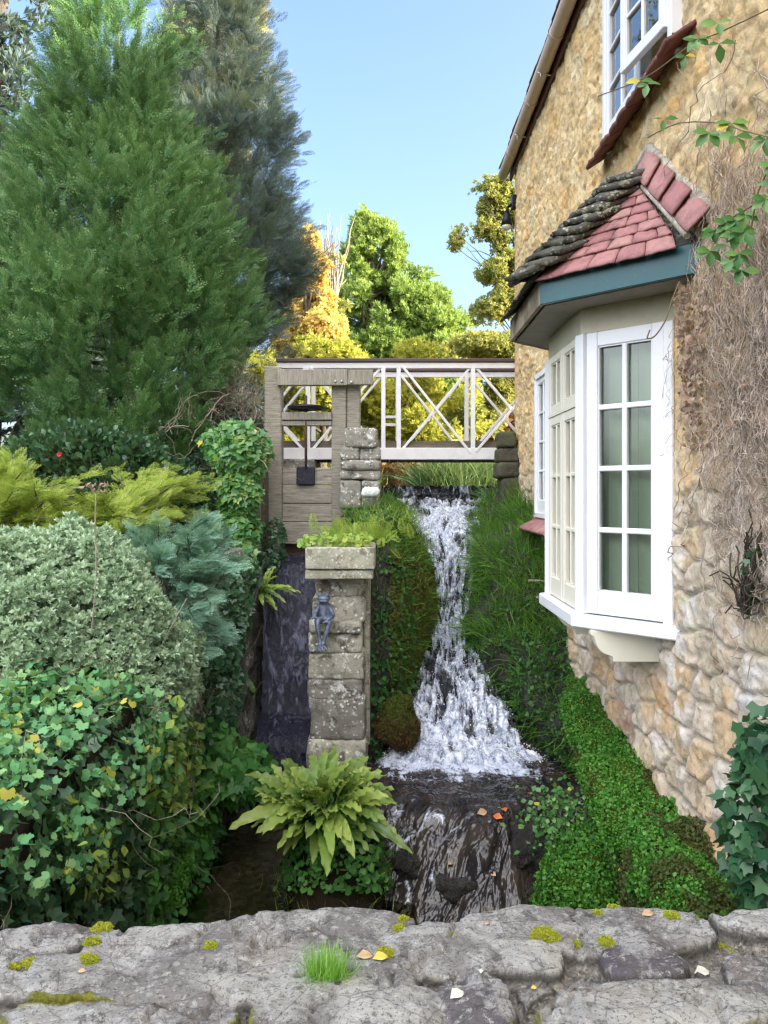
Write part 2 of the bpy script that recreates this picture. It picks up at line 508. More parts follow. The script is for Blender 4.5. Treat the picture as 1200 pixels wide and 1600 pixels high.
def m_parapet():
    t = NT('parapet_stone')
    st = t.attr('stone'); ed = t.attr('edge'); ms = t.attr('moss'); pu = t.attr('purple')
    c = t.ramp(st, [(0, (.40, .38, .34)), (.5, (.54, .515, .46)), (1, (.66, .63, .56))])
    c = t.mix(pu, c, (.155, .13, .16))
    big = t.noise(5.5, 7, .62)
    c = t.mix(t.ramp(big, [(.43, .7), (.53, 0.)]), c, (.21, .19, .18))
    c = t.mix(t.ramp(t.noise(9, 8, .72, dist=.4), [(.49, 0.), (.57, .8)]), c, (.60, .585, .55))
    c = t.mix(t.ramp(t.noise(6.6, 5, .6), [(.58, 0.), (.70, .45)]), c, (.42, .33, .25))
    c = t.mix(t.ramp(t.noise(26, 8, .78), [(.54, 0.), (.61, .7)]), c, (.12, .11, .10))
    c = t.mix(t.ramp(t.noise(55, 6, .8), [(.54, 0.), (.60, .7)]), c, (.74, .72, .65))
    c = t.mix(t.ramp(t.noise(150, 4, .8), [(.56, 0.), (.60, .75)]), c, (.13, .12, .105))
    c = t.mix(t.ramp(t.voro(11, feature='DISTANCE_TO_EDGE', vec=t.co('Object', (1, 1.6, 1))), [(.0, .55), (.018, 0.)]), c, (.09, .08, .07))
    spots = t.ramp(t.math('ADD', t.voro(26), t.math('MULTIPLY', t.noise(70, 3), .3)), [(.24, 1.), (.30, 0.)])
    c = t.mix(t.math('MULTIPLY', spots, .6), c, (.62, .61, .56))
    sp = t.N('TexVoronoi'); sp.inputs['Scale'].default_value = 130; t.L(t.tc.outputs['Object'], sp.inputs['Vector'])
    sp2 = t.N('SeparateColor'); t.L(sp.outputs['Color'], sp2.inputs[0])
    grit = t.ramp(sp2.outputs[0], [(0, (.26, .235, .20)), (.4, (.40, .365, .31)), (.8, (.50, .45, .38)), (.93, (.68, .60, .50)), (1, (.58, .38, .26))], 'CONSTANT')
    grit = t.mix(t.ramp(t.noise(22, 6, .7), [(.4, 0.), (.62, .7)]), grit, (.27, .25, .22))
    c = t.mix(t.math('SUBTRACT', 1.0, ed), c, grit)
    c = t.mix(t.ramp(ed, [(.10, 0.), (.42, .8), (.60, .8), (.95, 0.)]), c, (.07, .062, .05))
    c = t.mix(ms, c, t.ramp(t.noise(90, 5, .7), [(.3, (.10, .10, .015)), (.6, (.30, .30, .04))]))
    h = t.math('ADD', t.noise(30, 10, .8), t.math('MULTIPLY', t.voro(130), t.math('MULTIPLY', t.math('SUBTRACT', 1.0, ed), 1.2)))
    b = t.bump(t.noise(18, 8, .75), 1.0, .035)
    b = t.bump(h, 1.0, .012, b)
    t.pbr(c, .88, b, .25); return t.m
def m_wood(name, a, b_, grey=.5, axis=(2, 2, 25), moss=0.0, rough=.85):
    t = NT(name)
    v = t.co('Object', axis)
    n = t.noise(3.0, 8, .7, v, .4)
    c = t.ramp(n, [(.3, a), (.52, b_), (.7, [min(1, k * 1.35) for k in b_])])
    c = t.mix(t.ramp(t.noise(2.2, 5), [(.4, 0.), (.7, grey)]), c, (.30, .28, .23))
    c = t.mix(t.ramp(t.noise(9, 5, .7, v), [(.58, 0.), (.66, .8)]), c, (.08, .065, .045))
    if moss: c = t.mix(t.ramp(t.noise(3.5, 6, .7), [(.42, 0.), (.6, moss)]), c, (.09, .10, .04))
    t.pbr(c, rough, t.bump(n, .9, .012, t.bump(t.noise(5, 8, .8, v), .6, .006)), .2); return t.m
def m_paint(name, col, dirt=.35, rough=.45, ds=3.0):
    t = NT(name)
    c = t.mix(t.ramp(t.noise(ds, 7, .7), [(.48, 0.), (.72, dirt)]), col, [k * .55 for k in col])
    c = t.mix(t.ramp(t.noise(45, 6, .8), [(.62, 0.), (.68, dirt * 1.2)]), c, (.30, .27, .20))
    t.pbr(c, rough, t.bump(t.noise(60, 4, .6), .25, .002), .4); return t.m
def m_tile(name, cols, dark=.5):
    t = NT(name)
    r = t.attr('rnd')
    c = t.ramp(r, [(0, cols[0]), (.5, cols[1]), (1, cols[2])])
    c = t.mix(t.ramp(t.noise(9, 7, .7), [(.45, 0.), (.64, dark)]), c, (.13, .07, .07))
    c = t.mix(t.ramp(t.noise(30, 6, .75), [(.6, 0.), (.68, .55)]), c, (.42, .38, .30))
    t.pbr(c, .8, t.bump(t.noise(50, 6, .7), .7, .006), .3); return t.m
def m_moss(name, a, b_, c3=None, sc=60, bd=.02):
    t = NT(name)
    n = t.noise(sc, 6, .8)
    c = t.ramp(n, [(.32, a), (.62, b_)])
    if c3: c = t.mix(t.ramp(t.noise(3.2, 5, .7), [(.42, 0.), (.58, .9)]), c, c3)
    t.pbr(c, 1.0, t.bump(t.noise(sc * 1.5, 6, .8), 1.0, bd), .08); return t.m
def m_glass(name='window_glass', add=.10):
    t = NT(name)
    fr = t.N('Fresnel'); fr.inputs[0].default_value = 1.5
    b = t.bump(t.noise(3.5, 2), .12, .01); t.L(b, fr.inputs['Normal'])
    g = t.N('BsdfGlossy'); g.inputs['Roughness'].default_value = .015; t.L(b, g.inputs['Normal'])
    tr = t.N('BsdfTransparent'); tr.inputs[0].default_value = (.86, .92, .88, 1)
    m = t.N('MixShader'); t.L(t.math('ADD', fr.outputs[0], add, True), m.inputs[0]); t.L(tr.outputs[0], m.inputs[1]); t.L(g.outputs[0], m.inputs[2])
    t.L(m.outputs[0], t.out.inputs[0]); return t.m
def m_water(name, tint=(.30, .27, .20), ripple=.25, rs=(9, 9, 9), foam=False, dist=.02):
    t = NT(name)
    v = t.co('Object', rs)
    n = t.noise(1.0, 5, .6, v, .8)
    b = t.bump(n, ripple, dist)
    fr = t.N('Fresnel'); fr.inputs[0].default_value = 1.33; t.L(b, fr.inputs['Normal'])
    g = t.N('BsdfGlossy'); g.inputs['Roughness'].default_value = .04; t.L(b, g.inputs['Normal'])
    tr = t.N('BsdfTransparent'); tr.inputs[0].default_value = (*tint, 1)
    m = t.N('MixShader'); t.L(t.math('ADD', fr.outputs[0], .02), m.inputs[0]); t.L(tr.outputs[0], m.inputs[1]); t.L(g.outputs[0], m.inputs[2])
    res = m.outputs[0]
    if foam:
        d = t.pbr((.86, .88, .93), .55, t.bump(t.noise(45, 5, .7), .8, .01), .4, out=False)
        m2 = t.N('MixShader'); t.L(t.attr('foam'), m2.inputs[0]); t.L(res, m2.inputs[1]); t.L(d, m2.inputs[2]); res = m2.outputs[0]
    t.L(res, t.out.inputs[0]); return t.m
def m_fall():
    """moving water over black rock: foam where the water is broken, dark and glossy elsewhere"""
    t = NT('falling_water')
    f = t.attr('foam')
    fine = t.noise(1.0, 6, .7, t.co('UV', (34, 15, 1)), 1.0)
    f2 = t.ramp(t.math('ADD', f, t.math('MULTIPLY', t.math('SUBTRACT', fine, .5), 1.9)), [(.22, 0.), (.72, 1.)])
    b = t.bump(fine, .7, .02)
    dk = t.pbr((.022, .022, .028), .10, b, .9, out=False)
    wh = t.pbr(t.ramp(t.noise(1.0, 4, .65, t.co('UV', (26, 16, 1)), .9), [(.38, (.22, .26, .36)), (.50, (.60, .65, .78)), (.58, (.95, .96, 1.))]), .35, b, .5, out=False)  # blue-grey tones paint the foam's shading into its colour
    m = t.N('MixShader'); t.L(f2, m.inputs[0]); t.L(dk, m.inputs[1]); t.L(wh, m.inputs[2]); t.L(m.outputs[0], t.out.inputs[0])
    return t.m
def m_stream():
    t = NT('moving_stream_water')
    f = t.attr('foam')
    sw = t.noise(1.0, 3, .55, t.co('UV', (7, 3.2, 1)), .5)
    f2 = t.ramp(t.math('ADD', f, t.math('MULTIPLY', t.math('SUBTRACT', t.noise(1.0, 5, .68, t.co('UV', (26, 20, 1)), .8), .5), 1.8)), [(.42, 0.), (.80, 1.)])
    b = t.bump(sw, 1.0, .07); b = t.bump(t.noise(1.0, 2, .5, t.co('UV', (16, 12, 1)), .8), .5, .02, b)
    c = t.ramp(t.noise(5, 5, .6), [(.4, (.020, .018, .020)), (.6, (.05, .038, .030))])
    dk = t.pbr(c, .10, b, .45, out=False); wh = t.pbr((.62, .67, .80), .3, b, .5, out=False)  # bluish white serves both foam and painted reflections
    m = t.N('MixShader'); t.L(f2, m.inputs[0]); t.L(dk, m.inputs[1]); t.L(wh, m.inputs[2]); t.L(m.outputs[0], t.out.inputs[0])
    return t.m
def m_rock():
    t = NT('wet_dark_rock')
    c = t.ramp(t.noise(8, 7, .7), [(.35, (.016, .014, .013)), (.6, (.05, .042, .036)), (.75, (.03, .045, .018))])
    t.pbr(c, t.ramp(t.noise(14, 4), [(.4, .12), (.6, .6)]), t.bump(t.noise(14, 9, .75), 1.0, .05), .6); return t.m
def m_earth():
    t = NT('earth')
    c = t.ramp(t.noise(7, 8, .7), [(.3, (.02, .015, .01)), (.55, (.05, .038, .025)), (.75, (.05, .06, .02))])
    t.pbr(c, .95, t.bump(t.noise(18, 8, .8), 1.0, .04), .15); return t.m

WALL = m_wall(); PARA = m_parapet()
STONE = m_lichen('lichen_stone', (.60, .555, .45), (.86, .85, .78), (.11, .10, .08), 8.5); STONE2 = m_lichen('dark_lichen_stone', (.36, .335, .285), (.74, .74, .69), (.08, .07, .06), 9)
CONC = m_lichen('weathered_stone_trough', (.52, .50, .39), (.68, .68, .60), (.20, .18, .13), 12, .3)
MOSSBLOCK = m_lichen('mossy_block', (.12, .11, .08), (.10, .16, .02), (.03, .03, .02), 5, .9)
WOOD = m_wood('weathered_oak', (.16, .14, .11), (.33, .30, .24)); WOODH = m_wood('weathered_oak_rail', (.16, .14, .11), (.34, .31, .25), .5, (25, 2, 2))
WOODG = m_wood('gate_board_oak', (.18, .155, .125), (.37, .33, .27), .5, (1.5, 2, 16))
WOODD = m_wood('dark_sleeper', (.045, .035, .028), (.13, .10, .075), .35)
WOODR = m_wood('red_brown_timber', (.10, .045, .032), (.20, .10, .075), .2)
WHITE = m_paint('white_bridge_paint', (.88, .86, .85), .35, .5, 4)
RAILTOP = m_paint('dark_handrail', (.10, .065, .06), .3, .5)
UPVC = m_paint('white_window_paint', (.78, .79, .81), .16, .4, 5)
WARMLIT = m_paint('warm_lit_window_paint', (.78, .74, .62), .12, .45)  # white paint with the warm light on the front faces mixed into its colour
FRIEZE = m_paint('cream_render', (.52, .48, .36), .4, .7, 5)
TEAL = m_paint('dark_teal_paint', (.025, .10, .115), .3, .35)
SOFFIT = m_paint('grey_soffit', (.30, .275, .24), .6, .8, 6)
FASCIA = m_paint('brown_fascia_paint', (.11, .045, .04), .3, .55)
GUTTER = m_paint('beige_gutter_plastic', (.50, .40, .31), .35, .5)
IRON = simple('black_iron', (.022, .022, .024), .45, .3, 30, .4, 80, .002, .6)
STEEL = simple('galvanised_steel', (.45, .45, .44), .5, .2, 20, 0, metal=.7)
PLATE = simple('dark_plate', (.022, .02, .035), .6, .5, 40, .8, 60, .006)
FROG = simple('blue_grey_lead', (.14, .17, .24), .48, .45, 25, .5, 90, .004, .35)
GLASS = m_glass('window_glass', .01); GLASSU = m_glass('sky_reflecting_glass', .25)
def m_blind():
    t = NT('sage_fabric_blind'); a = t.pbr((.80, .82, .70), .85, t.bump(t.noise(300, 2), .2, .001), .2, out=False)
    tr = t.N('BsdfTranslucent'); tr.inputs[0].default_value = (.62, .62, .48, 1); m = t.N('MixShader'); m.inputs[0].default_value = .3
    t.L(a, m.inputs[1]); t.L(tr.outputs[0], m.inputs[2]); t.L(m.outputs[0], t.out.inputs[0]); return t.m
BLIND = m_blind()
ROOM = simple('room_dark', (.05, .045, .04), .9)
DRIP = m_tile('red_drip_tile', [(.16, .055, .05), (.20, .075, .06), (.24, .10, .08)], .6)
PINK = m_tile('pink_clay_tile', [(.30, .13, .125), (.38, .175, .17), (.46, .25, .22)], .6)
DARKTILE = m_lichen('mossy_hip_tile', (.13, .12, .11), (.42, .42, .30), (.035, .03, .03), 11, .35)
CEMENT = simple('cement_fillet', (.42, .38, .31), .95, .35, 25, .9, 40, .01)
ROOFT = m_tile('brown_roof_tile', [(.16, .08, .05), (.2, .10, .07), (.12, .07, .05)], .5)
POND = m_water('pond_water', (.2, .22, .18), .2, (3, 3, 3))
POOL = m_water('pool_water', (.52, .50, .40), .16, (5, 5, 5))
STREAM = m_water('stream_water', (.10, .10, .10), .9, (9, 14, 9), True, .05)
FALL = m_fall(); STREAMW = m_stream(); ROCK = m_rock(); EARTH = m_earth()
def m_bed():
    t = NT('stream_bed'); v = t.N('TexVoronoi'); v.inputs['Scale'].default_value = 24; t.L(t.tc.outputs['Object'], v.inputs['Vector'])
    sc = t.N('SeparateColor'); t.L(v.outputs['Color'], sc.inputs[0])
    c = t.ramp(sc.outputs[0], [(0, (.13, .125, .10)), (.5, (.26, .25, .19)), (1, (.46, .44, .34))])
    c = t.mix(t.ramp(t.noise(3, 5), [(.4, 0.), (.6, .7)]), c, (.19, .185, .14))
    t.pbr(c, .8, t.bump(v.outputs['Distance'], .8, .02), .3); return t.m
BED = m_bed()
BARK = m_wood('bark', (.035, .028, .02), (.10, .08, .06), .3); TWIG = simple('dry_twig', (.30, .25, .19), .85, .3, 30)
VINE = simple('dead_vine', (.50, .40, .32), .9, .45, 14); STEM = simple('green_stem', (.16, .12, .06), .7)
MOSSG = m_moss('bright_moss', (.10, .16, .01), (.34, .40, .03)); MOSSD = m_moss('bank_moss', (.03, .055, .008), (.10, .15, .015), (.10, .06, .015), 45)
G_LEY = foliage('cypress_green', [(.022, .095, .032), (.05, .17, .042), (.12, .27, .06)], (.28, .38, .15), .06, .5, nscale=.9, tipw=.5)
G_BLUE = foliage('blue_cypress', [(.022, .055, .06), (.05, .10, .105), (.11, .165, .15)], (.24, .24, .18), .15, .55, nscale=1.1, tipw=.3)
G_YJUN = foliage('golden_juniper', [(.09, .18, .02), (.22, .33, .035), (.40, .48, .07)], (.55, .58, .12), .3, .5, nscale=2.5)
G_BJUN = foliage('blue_juniper', [(.06, .18, .12), (.14, .32, .22), (.28, .48, .34)], (.42, .60, .46), .2, .5, nscale=2.5)
G_HEBE = foliage('hebe_grey_green', [(.12, .23, .12), (.33, .48, .29), (.55, .67, .46)], (.62, .70, .54), .2, .5, nscale=3)
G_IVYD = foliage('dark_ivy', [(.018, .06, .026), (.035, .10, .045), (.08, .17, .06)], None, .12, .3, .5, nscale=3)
G_IVY = foliage('ivy_green', [(.03, .13, .03), (.08, .23, .06), (.24, .40, .11)], None, .2, .35, .5, nscale=4, clumps=((.55, .50, .08), .03))
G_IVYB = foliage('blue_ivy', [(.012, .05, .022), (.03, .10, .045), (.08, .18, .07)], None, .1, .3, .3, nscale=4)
G_GER = foliage('geranium_leaf', [(.06, .20, .07), (.13, .34, .14), (.30, .48, .16)], None, .25, .5, nscale=5, clumps=((.50, .46, .08), .03))
G_YEL = foliage('yellow_green_leaf', [(.13, .26, .04), (.27, .40, .07), (.46, .50, .10)], None, .3, .45, nscale=3)
G_FERN = foliage('hart_tongue', [(.035, .12, .025), (.12, .27, .04), (.34, .45, .10)], (.48, .54, .14), .3, .35, .5, nscale=4, tipw=.45, amp=.15)
G_MID = foliage('low_green_leaf', [(.03, .13, .025), (.07, .23, .05), (.16, .34, .08)], None, .25, .45, nscale=4)
G_GRASS = foliage('bank_grass', [(.02, .10, .01), (.07, .24, .025), (.22, .42, .06)], (.30, .44, .07), .3, .5, nscale=2.2, tipw=.4)
G_GRASSL = foliage('light_grass', [(.12, .26, .02), (.22, .36, .04), (.38, .45, .07)], (.45, .48, .10), .35, .5, nscale=3)
G_HELX = foliage('helxine_leaf', [(.025, .12, .012), (.06, .22, .025), (.15, .34, .045)], None, .2, .5, nscale=3)
G_OLIVE = foliage('brown_moss_leaf', [(.03, .06, .012), (.055, .09, .02), (.12, .085, .03)], None, .15, .7, nscale=4)
G_T1 = foliage('far_cypress', [(.10, .19, .06), (.22, .34, .08), (.40, .48, .11)], None, .35, .6, nscale=.25, amp=.6)
G_TY = foliage('autumn_yellow', [(.50, .33, .12), (.68, .49, .17), (.74, .62, .24)], None, .45, .6, nscale=.6)
G_TG = foliage('golden_green', [(.18, .26, .05), (.46, .46, .08), (.76, .64, .14)], None, .45, .6, nscale=.9, amp=.6)
G_TO = foliage('thin_olive_leaf', [(.16, .20, .07), (.30, .32, .09), (.48, .42, .12)], None, .45, .6, nscale=.6)
G_RUS = foliage('russet_leaf', [(.30, .13, .05), (.45, .24, .12), (.55, .36, .18)], None, .35, .7, nscale=1)
G_REED = foliage('reed_green', [(.04, .11, .04), (.09, .18, .07), (.18, .26, .10)], None, .25, .6, nscale=1)
G_DEAD = foliage('dead_leaf', [(.22, .12, .08), (.38, .25, .18), (.50, .38, .30)], None, .2, .8, nscale=5)
L_ORANGE = simple('orange_leaf', (.55, .14, .03), .5, .3, 30); L_YEL = simple('yellow_leaf', (.62, .45, .08), .6, .2, 30); L_TAN = simple('tan_leaf', (.50, .33, .18), .7, .3, 40); L_PALE = simple('pale_leaf', (.62, .60, .50), .7, .15, 40)
PETAL = simple('red_petal', (.55, .02, .05), .5)
# ================================================================== THE HOUSE
XW = 1.6
house = thing('stone_house', 'golden rubble stone house with white bay window, rising on the right of the waterfall', 'house', (XW, 9.0, -2.8))
def wall_grid():
    sY = np.concatenate([np.linspace(-1.5, 2.4, 40, endpoint=False), np.linspace(2.4, 9.4, 520), 9.4 + np.linspace(.012, .75, 30)])
    zz = np.linspace(-2.9, 4.02, 500)
    S, Z = np.meshgrid(sY, zz)
    Y = np.minimum(S, 9.4); X = XW + np.maximum(S - 9.4, 0)
    warp = A(0, 0, 0) + np.stack([S * 1.7, Z * 1.7, 0 * S], -1)
    du = fbm(warp, 3, 5) * .35; dv = fbm(warp + 9, 3, 6) * .35
    f1, f2, idv = worley(S * 3.5 + du, Z * 5.6 + dv, 3)
    g1, g2, idg = worley(S * 5.6 + du * 2, Z * 8.2 + dv * 2, 8)
    edge = sstep(.02, .17, f2 - f1); edgeg = sstep(.02, .16, g2 - g1)
    up = sstep(-.25, .55, Z + .35 * fbm(np.stack([S * .9, Z * .9, 0 * S], -1), 3, 21))
    ed = edge * (1 - up) + (0.72 + .28 * edgeg) * up
    stn = np.where(up > .5, idg, idv)
    p = np.stack([S * 4, Z * 4, 0 * S], -1)
    rough = fbm(p * 1.6, 5, 31, .55) * .026 + (ridged(p * 2.7, 5, 32) - .6) * .030 + fbm(p * 9, 3, 33) * .012
    dsp = rough + edge * (1 - up) * .030 + edgeg * up * .008 + (idv - .5) * .022 * (1 - up) + (idg - .5) * .012 * up
    dsp = dsp + .06 * fbm(np.stack([S * .7, Z * .7, 0 * S], -1), 3, 77) * (1 - up) + .03 * fbm(np.stack([S * .8, Z * .8, 0 * S], -1), 2, 78)
    dsp = dsp + sstep(-1.2, -2.6, Z) * .10
    def rect(y0, y1, z0, z1, m=.03):
        return sstep(y0 - m, y0, S) * sstep(y1 + m, y1, S) * sstep(z0 - m, z0, Z) * sstep(z1 + m, z1, Z)
    near_bay = rect(4.22, 5.95, -.8, 1.1, .12)
    dsp = dsp * (1 - .8 * near_bay) + .0 * S
    rec = np.maximum.reduce([rect(4.22, 5.42, 2.5, 4.0) * .45, rect(4.36, 5.8, -.70, .93) * .45, rect(6.55, 7.66, -.22, 1.13) * .45])
    c = sstep(9.15, 9.40, S)
    n = np.stack([-np.where(S > 9.4, 0, 1.0), np.where(S > 9.4, 1.0, 0), 0 * S], -1)
    G = np.stack([X, Y, Z], -1) + n * (dsp * (1 - c) + c * .0)[..., None] + A(1, 0, 0) * rec[..., None]
    return G, stn, ed, up
G, stn, ed, up = wall_grid()
grid('wall', G, WALL, house, {'stone': stn, 'edge': ed, 'upper': up})
WALLG = G[:, 40:560:4][::4]
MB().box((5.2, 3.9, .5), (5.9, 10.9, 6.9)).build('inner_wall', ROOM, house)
# eaves
def xyz(px, py, Y): return Vector(P(px, py, Y))
roof = MB().prism([(1.47, -1.6, 4.03), (1.47, 9.62, 4.03), (5.2, 9.62, 7.6), (5.2, -1.6, 7.6)], (.05, 0, .12)).build('roof', ROOFT, house)
MB().prism([(5.2, -1.6, 7.6), (5.2, 9.62, 7.6), (9.4, 9.62, 3.9), (9.4, -1.6, 3.9)], (.0, 0, .12)).build('roof', ROOFT, house)
MB().prism([(1.62, 9.42, 3.9), (8.2, 9.42, 3.9), (5.2, 9.42, 7.58)], (0, -.2, 0)).build('gable', WALL, house)
V = []; F = []; rr = []
ny = 66
for i in range(ny):
    y0 = -1.5 + i * .168; L = .012 * math.sin(i * 5.3); k = len(V)
    a = [(1.435 + L * .6, y0, 4.005), (1.435 + L * .6, y0 + .16, 4.005 + .006), (1.66, y0 + .16, 4.245), (1.66, y0, 4.24)]
    V += a + [(p[0], p[1], p[2] + .022) for p in a]
    F += [[k, k+1, k+2, k+3], [k+4, k+7, k+6, k+5], [k, k+4, k+5, k+1], [k+1, k+5, k+6, k+2], [k+3, k+2, k+6, k+7], [k, k+3, k+7, k+4]]; rr += [math.sin(i * 77.1) * .5 + .5] * 8
mk('eave_tiles', V, np.array(F), ROOFT, roof, {'rnd': rr})
MB().box((1.575, 4.0, 3.94), (.03, 11.1, .16), bev=.004).build('fascia_board', FASCIA, roof)
MB().box((1.54, 4.0, 4.028), (.10, 11.1, .012)).build('soffit_board', FASCIA, roof)
gp = [(1.485, -1.5 + i * .7, 3.945) for i in range(16)] + [(1.485, 9.58, 3.945)]
gut = MB().tube(gp, .062, 16).build('gutter', GUTTER, house)
for y in (8.9, 7.75, 6.6, 5.4): MB().tube([(1.485, y - .03, 3.945), (1.485, y + .03, 3.945)], .068, 16).build('gutter_joint', GUTTER, gut)
for y in (8.4, 7.15, 5.95): MB().tube([(1.43, y, 3.90), (1.60, y, 3.87)], .009, 6).tube([(1.46, y, 3.84), (1.46, y, 3.93)], .009, 6).build('gutter_bracket', STEEL, gut)

def wpanel(parent, O, U, N, w, z0, z1, st, top, bot, cols, rows, bar, dep, mat, lower_split=None, face=True):
    """a glazed sash: stiles, rails and glazing bars as one mesh, its glass as another"""
    U = Vector(U).normalized(); N = Vector(N).normalized(); O = Vector(O); R = Matrix((U, N, Vector((0, 0, 1)))).transposed()
    m = MB()
    def b(u0, u1, a, c, d=dep, off=0.0, bev=.004):
        m.box(O + U * (u0 + u1) / 2 + Vector((0, 0, (a + c) / 2)) + N * off, (u1 - u0, d, c - a), R, bev)
    b(0, st, z0, z1); b(w - st, w, z0, z1); b(st, w - st, z1 - top, z1, dep - .004); b(st, w - st, z0, z0 + bot, dep - .004)
    iw = w - 2 * st; ih = z1 - z0 - top - bot
    cs = [st + iw * k / cols for k in range(1, cols)]
    rs = [z0 + bot + ih * (k / rows if isinstance(rows, int) else 0) for k in range(1, rows)]
    for c in cs: b(c - bar / 2, c + bar / 2, z0 + bot, z1 - top, dep - .014, 0, .005)
    for r in rs: b(st, w - st, r - bar / 2, r + bar / 2, dep - .018, 0, .005)
    # moulding bead round the opening
    e = .008
    for (u0, u1, a, c) in ((st, st + e, z0 + bot, z1 - top), (w - st - e, w - st, z0 + bot, z1 - top), (st, w - st, z0 + bot, z0 + bot + e), (st, w - st, z1 - top - e, z1 - top)):
        b(u0, u1, a, c, dep - .022, 0, 0)
    s = m.build('sash', mat, parent)
    q = MB(); q.box(O + U * w / 2 + Vector((0, 0, (z0 + bot + z1 - top) / 2)) - N * .006, (iw + .004, .004, ih + .004), R)
    q.build('pane', GLASS if parent.name == 'bay_window' else GLASSU, parent)
    return s

# ---- bay window
zb0, zb1 = -.735, .945
W0 = Vector((1.6, 4.25, 0)); C0 = Vector((1.207, 4.643, 0)); C1 = Vector((1.207, 5.528, 0)); W1 = Vector((1.6, 5.92, 0))
bay = MB()
for p, s in ((W0 + Vector((-.012, .012, 0)), .06), (C0, .075), (C1, .075), (W1 + Vector((-.02, -.02, 0)), .06)):
    bay.box((p.x, p.y, (zb0 + zb1) / 2), (s, s, zb1 - zb0), Matrix.Rotation(math.radians(22 if s > .07 else 45), 3, 'Z'), .006)
bayo = bay.build('bay_window', UPVC, house)
U1 = (W0 - C0).normalized(); N1 = Vector((-U1.y * 0 - .7071, -.7071, 0))
L1 = (W0 - C0).length
wpanel(bayo, C0 + U1 * .036, U1, N1, L1 - .075, zb0 + .01, zb1, .072, .085, .135, 2, 4, .032, .062, UPVC)
half = (.885 - .09) / 2
for k in (0, 1):
    wpanel(bayo, Vector((1.207, 5.483 - k * (half + .002), 0)), (0, -1, 0), (-1, 0, 0), half - .004, zb0 + .01, .52, .055, .06, .13, 2, 3, .026, .06, WARMLIT)
    wpanel(bayo, Vector((1.207, 5.483 - k * (half + .002), 0)), (0, -1, 0), (-1, 0, 0), half - .004, .54, zb1, .055, .05, .06, 2, 1, .026, .06, WARMLIT)
MB().box((1.207, 5.085, .53), (.075, .8, .018)).build('transom', WARMLIT, bayo)
U3 = (W1 - C1).normalized()
wpanel(bayo, W1 - U3 * .03, -U3, (-.7071, .7071, 0), L1 - .075, zb0 + .01, zb1, .072, .085, .135, 2, 4, .032, .062, WARMLIT)
def poly(off, yo=None):
    o = off
    return [(1.62, 4.25 - o * 1.41, 0), (1.207 - o, 4.643 - o * .41, 0), (1.207 - o, 5.528 + o * .41, 0), (1.62, 5.92 + o * 1.41, 0)]
def at(pp, z): return [(a, b, z) for a, b, c in pp]
MB().prism(at(poly(.085), -.812), (0, 0, .078), .008).build('sill', UPVC, bayo)
MB().prism(at(poly(.02), .947), (0, 0, .155), .003).build('frieze', FRIEZE, bayo)
# corbel under the sill
cz = -.815; cy = 4.50
pr = [(1.62, cy, cz), (1.215, cy, cz), (1.215, cy, cz - .03)]
for k in range(9):
    a = math.pi / 2 * k / 8
    pr.append((1.235 + .09 * (1 - math.cos(a)) , cy, cz - .03 - .115 * math.sin(a)))
pr += [(1.345, cy, cz - .150), (1.345, cy, cz - .185), (1.62, cy, cz - .185)]
MB().prism(pr, (0, .07, 0), .004).build('corbel', WARMLIT, bayo)
MB().prism([(a, b + .9, c) for a, b, c in pr], (0, .07, 0), .004).build('corbel', WARMLIT, bayo)

# ---- bay roof
E = [Vector((1.62, 3.835, 0)), Vector((.928, 4.536, 0)), Vector((.94, 5.64, 0)), Vector((1.62, 6.32, 0))]
Az = 1.262
Cc = Vector((1.50, 4.56, 1.845)); Cd = Vector((1.50, 5.42, 1.845)); Cw = Vector((1.62, 4.62, 2.03)); Cw2 = Vector((1.62, 5.36, 2.03))
def z(v, h): return Vector((v.x, v.y, h))
rb = MB()
base = [z(E[0], Az), z(E[1], Az), z(E[2], Az), z(E[3], Az)]
bmv = [rb.bm.verts.new(p) for p in base + [Cc, Cd, Vector((1.62, 4.56, 1.845)), Vector((1.62, 5.42, 1.845))]]
for f in ((0, 1, 4, 6), (1, 2, 5, 4), (2, 3, 7, 5), (4, 5, 7, 6), (0, 3, 2, 1)): rb.bm.faces.new([bmv[i] for i in f])
bayroof = rb.build('bay_roof', DARKTILE, house)
MB().prism([tuple(z(e, 1.100)) for e in [E[0] + Vector((0, .03, 0)), E[1] + Vector((.03, .02, 0)), E[2] + Vector((.03, -.02, 0)), E[3] + Vector((0, -.03, 0))]], (0, 0, .012)).build('soffit', SOFFIT, bayroof)
fb = MB()
for a, b in ((E[0], E[1]),): fb.bar(z(a, 1.178), z(b, 1.178), .028, .155, .003)
fb.build('fascia', TEAL, bayroof)
fb = MB(); fb.bar(z(E[1], 1.177) + Vector((.003, .012, 0)), z(E[2], 1.177), .026, .152, .003); fb.bar(z(E[2], 1.178), z(E[3], 1.178), .028, .155, .003)
fb.build('fascia', simple('weathered_fascia', (.25, .20, .14), .7, .5, 6), bayroof)
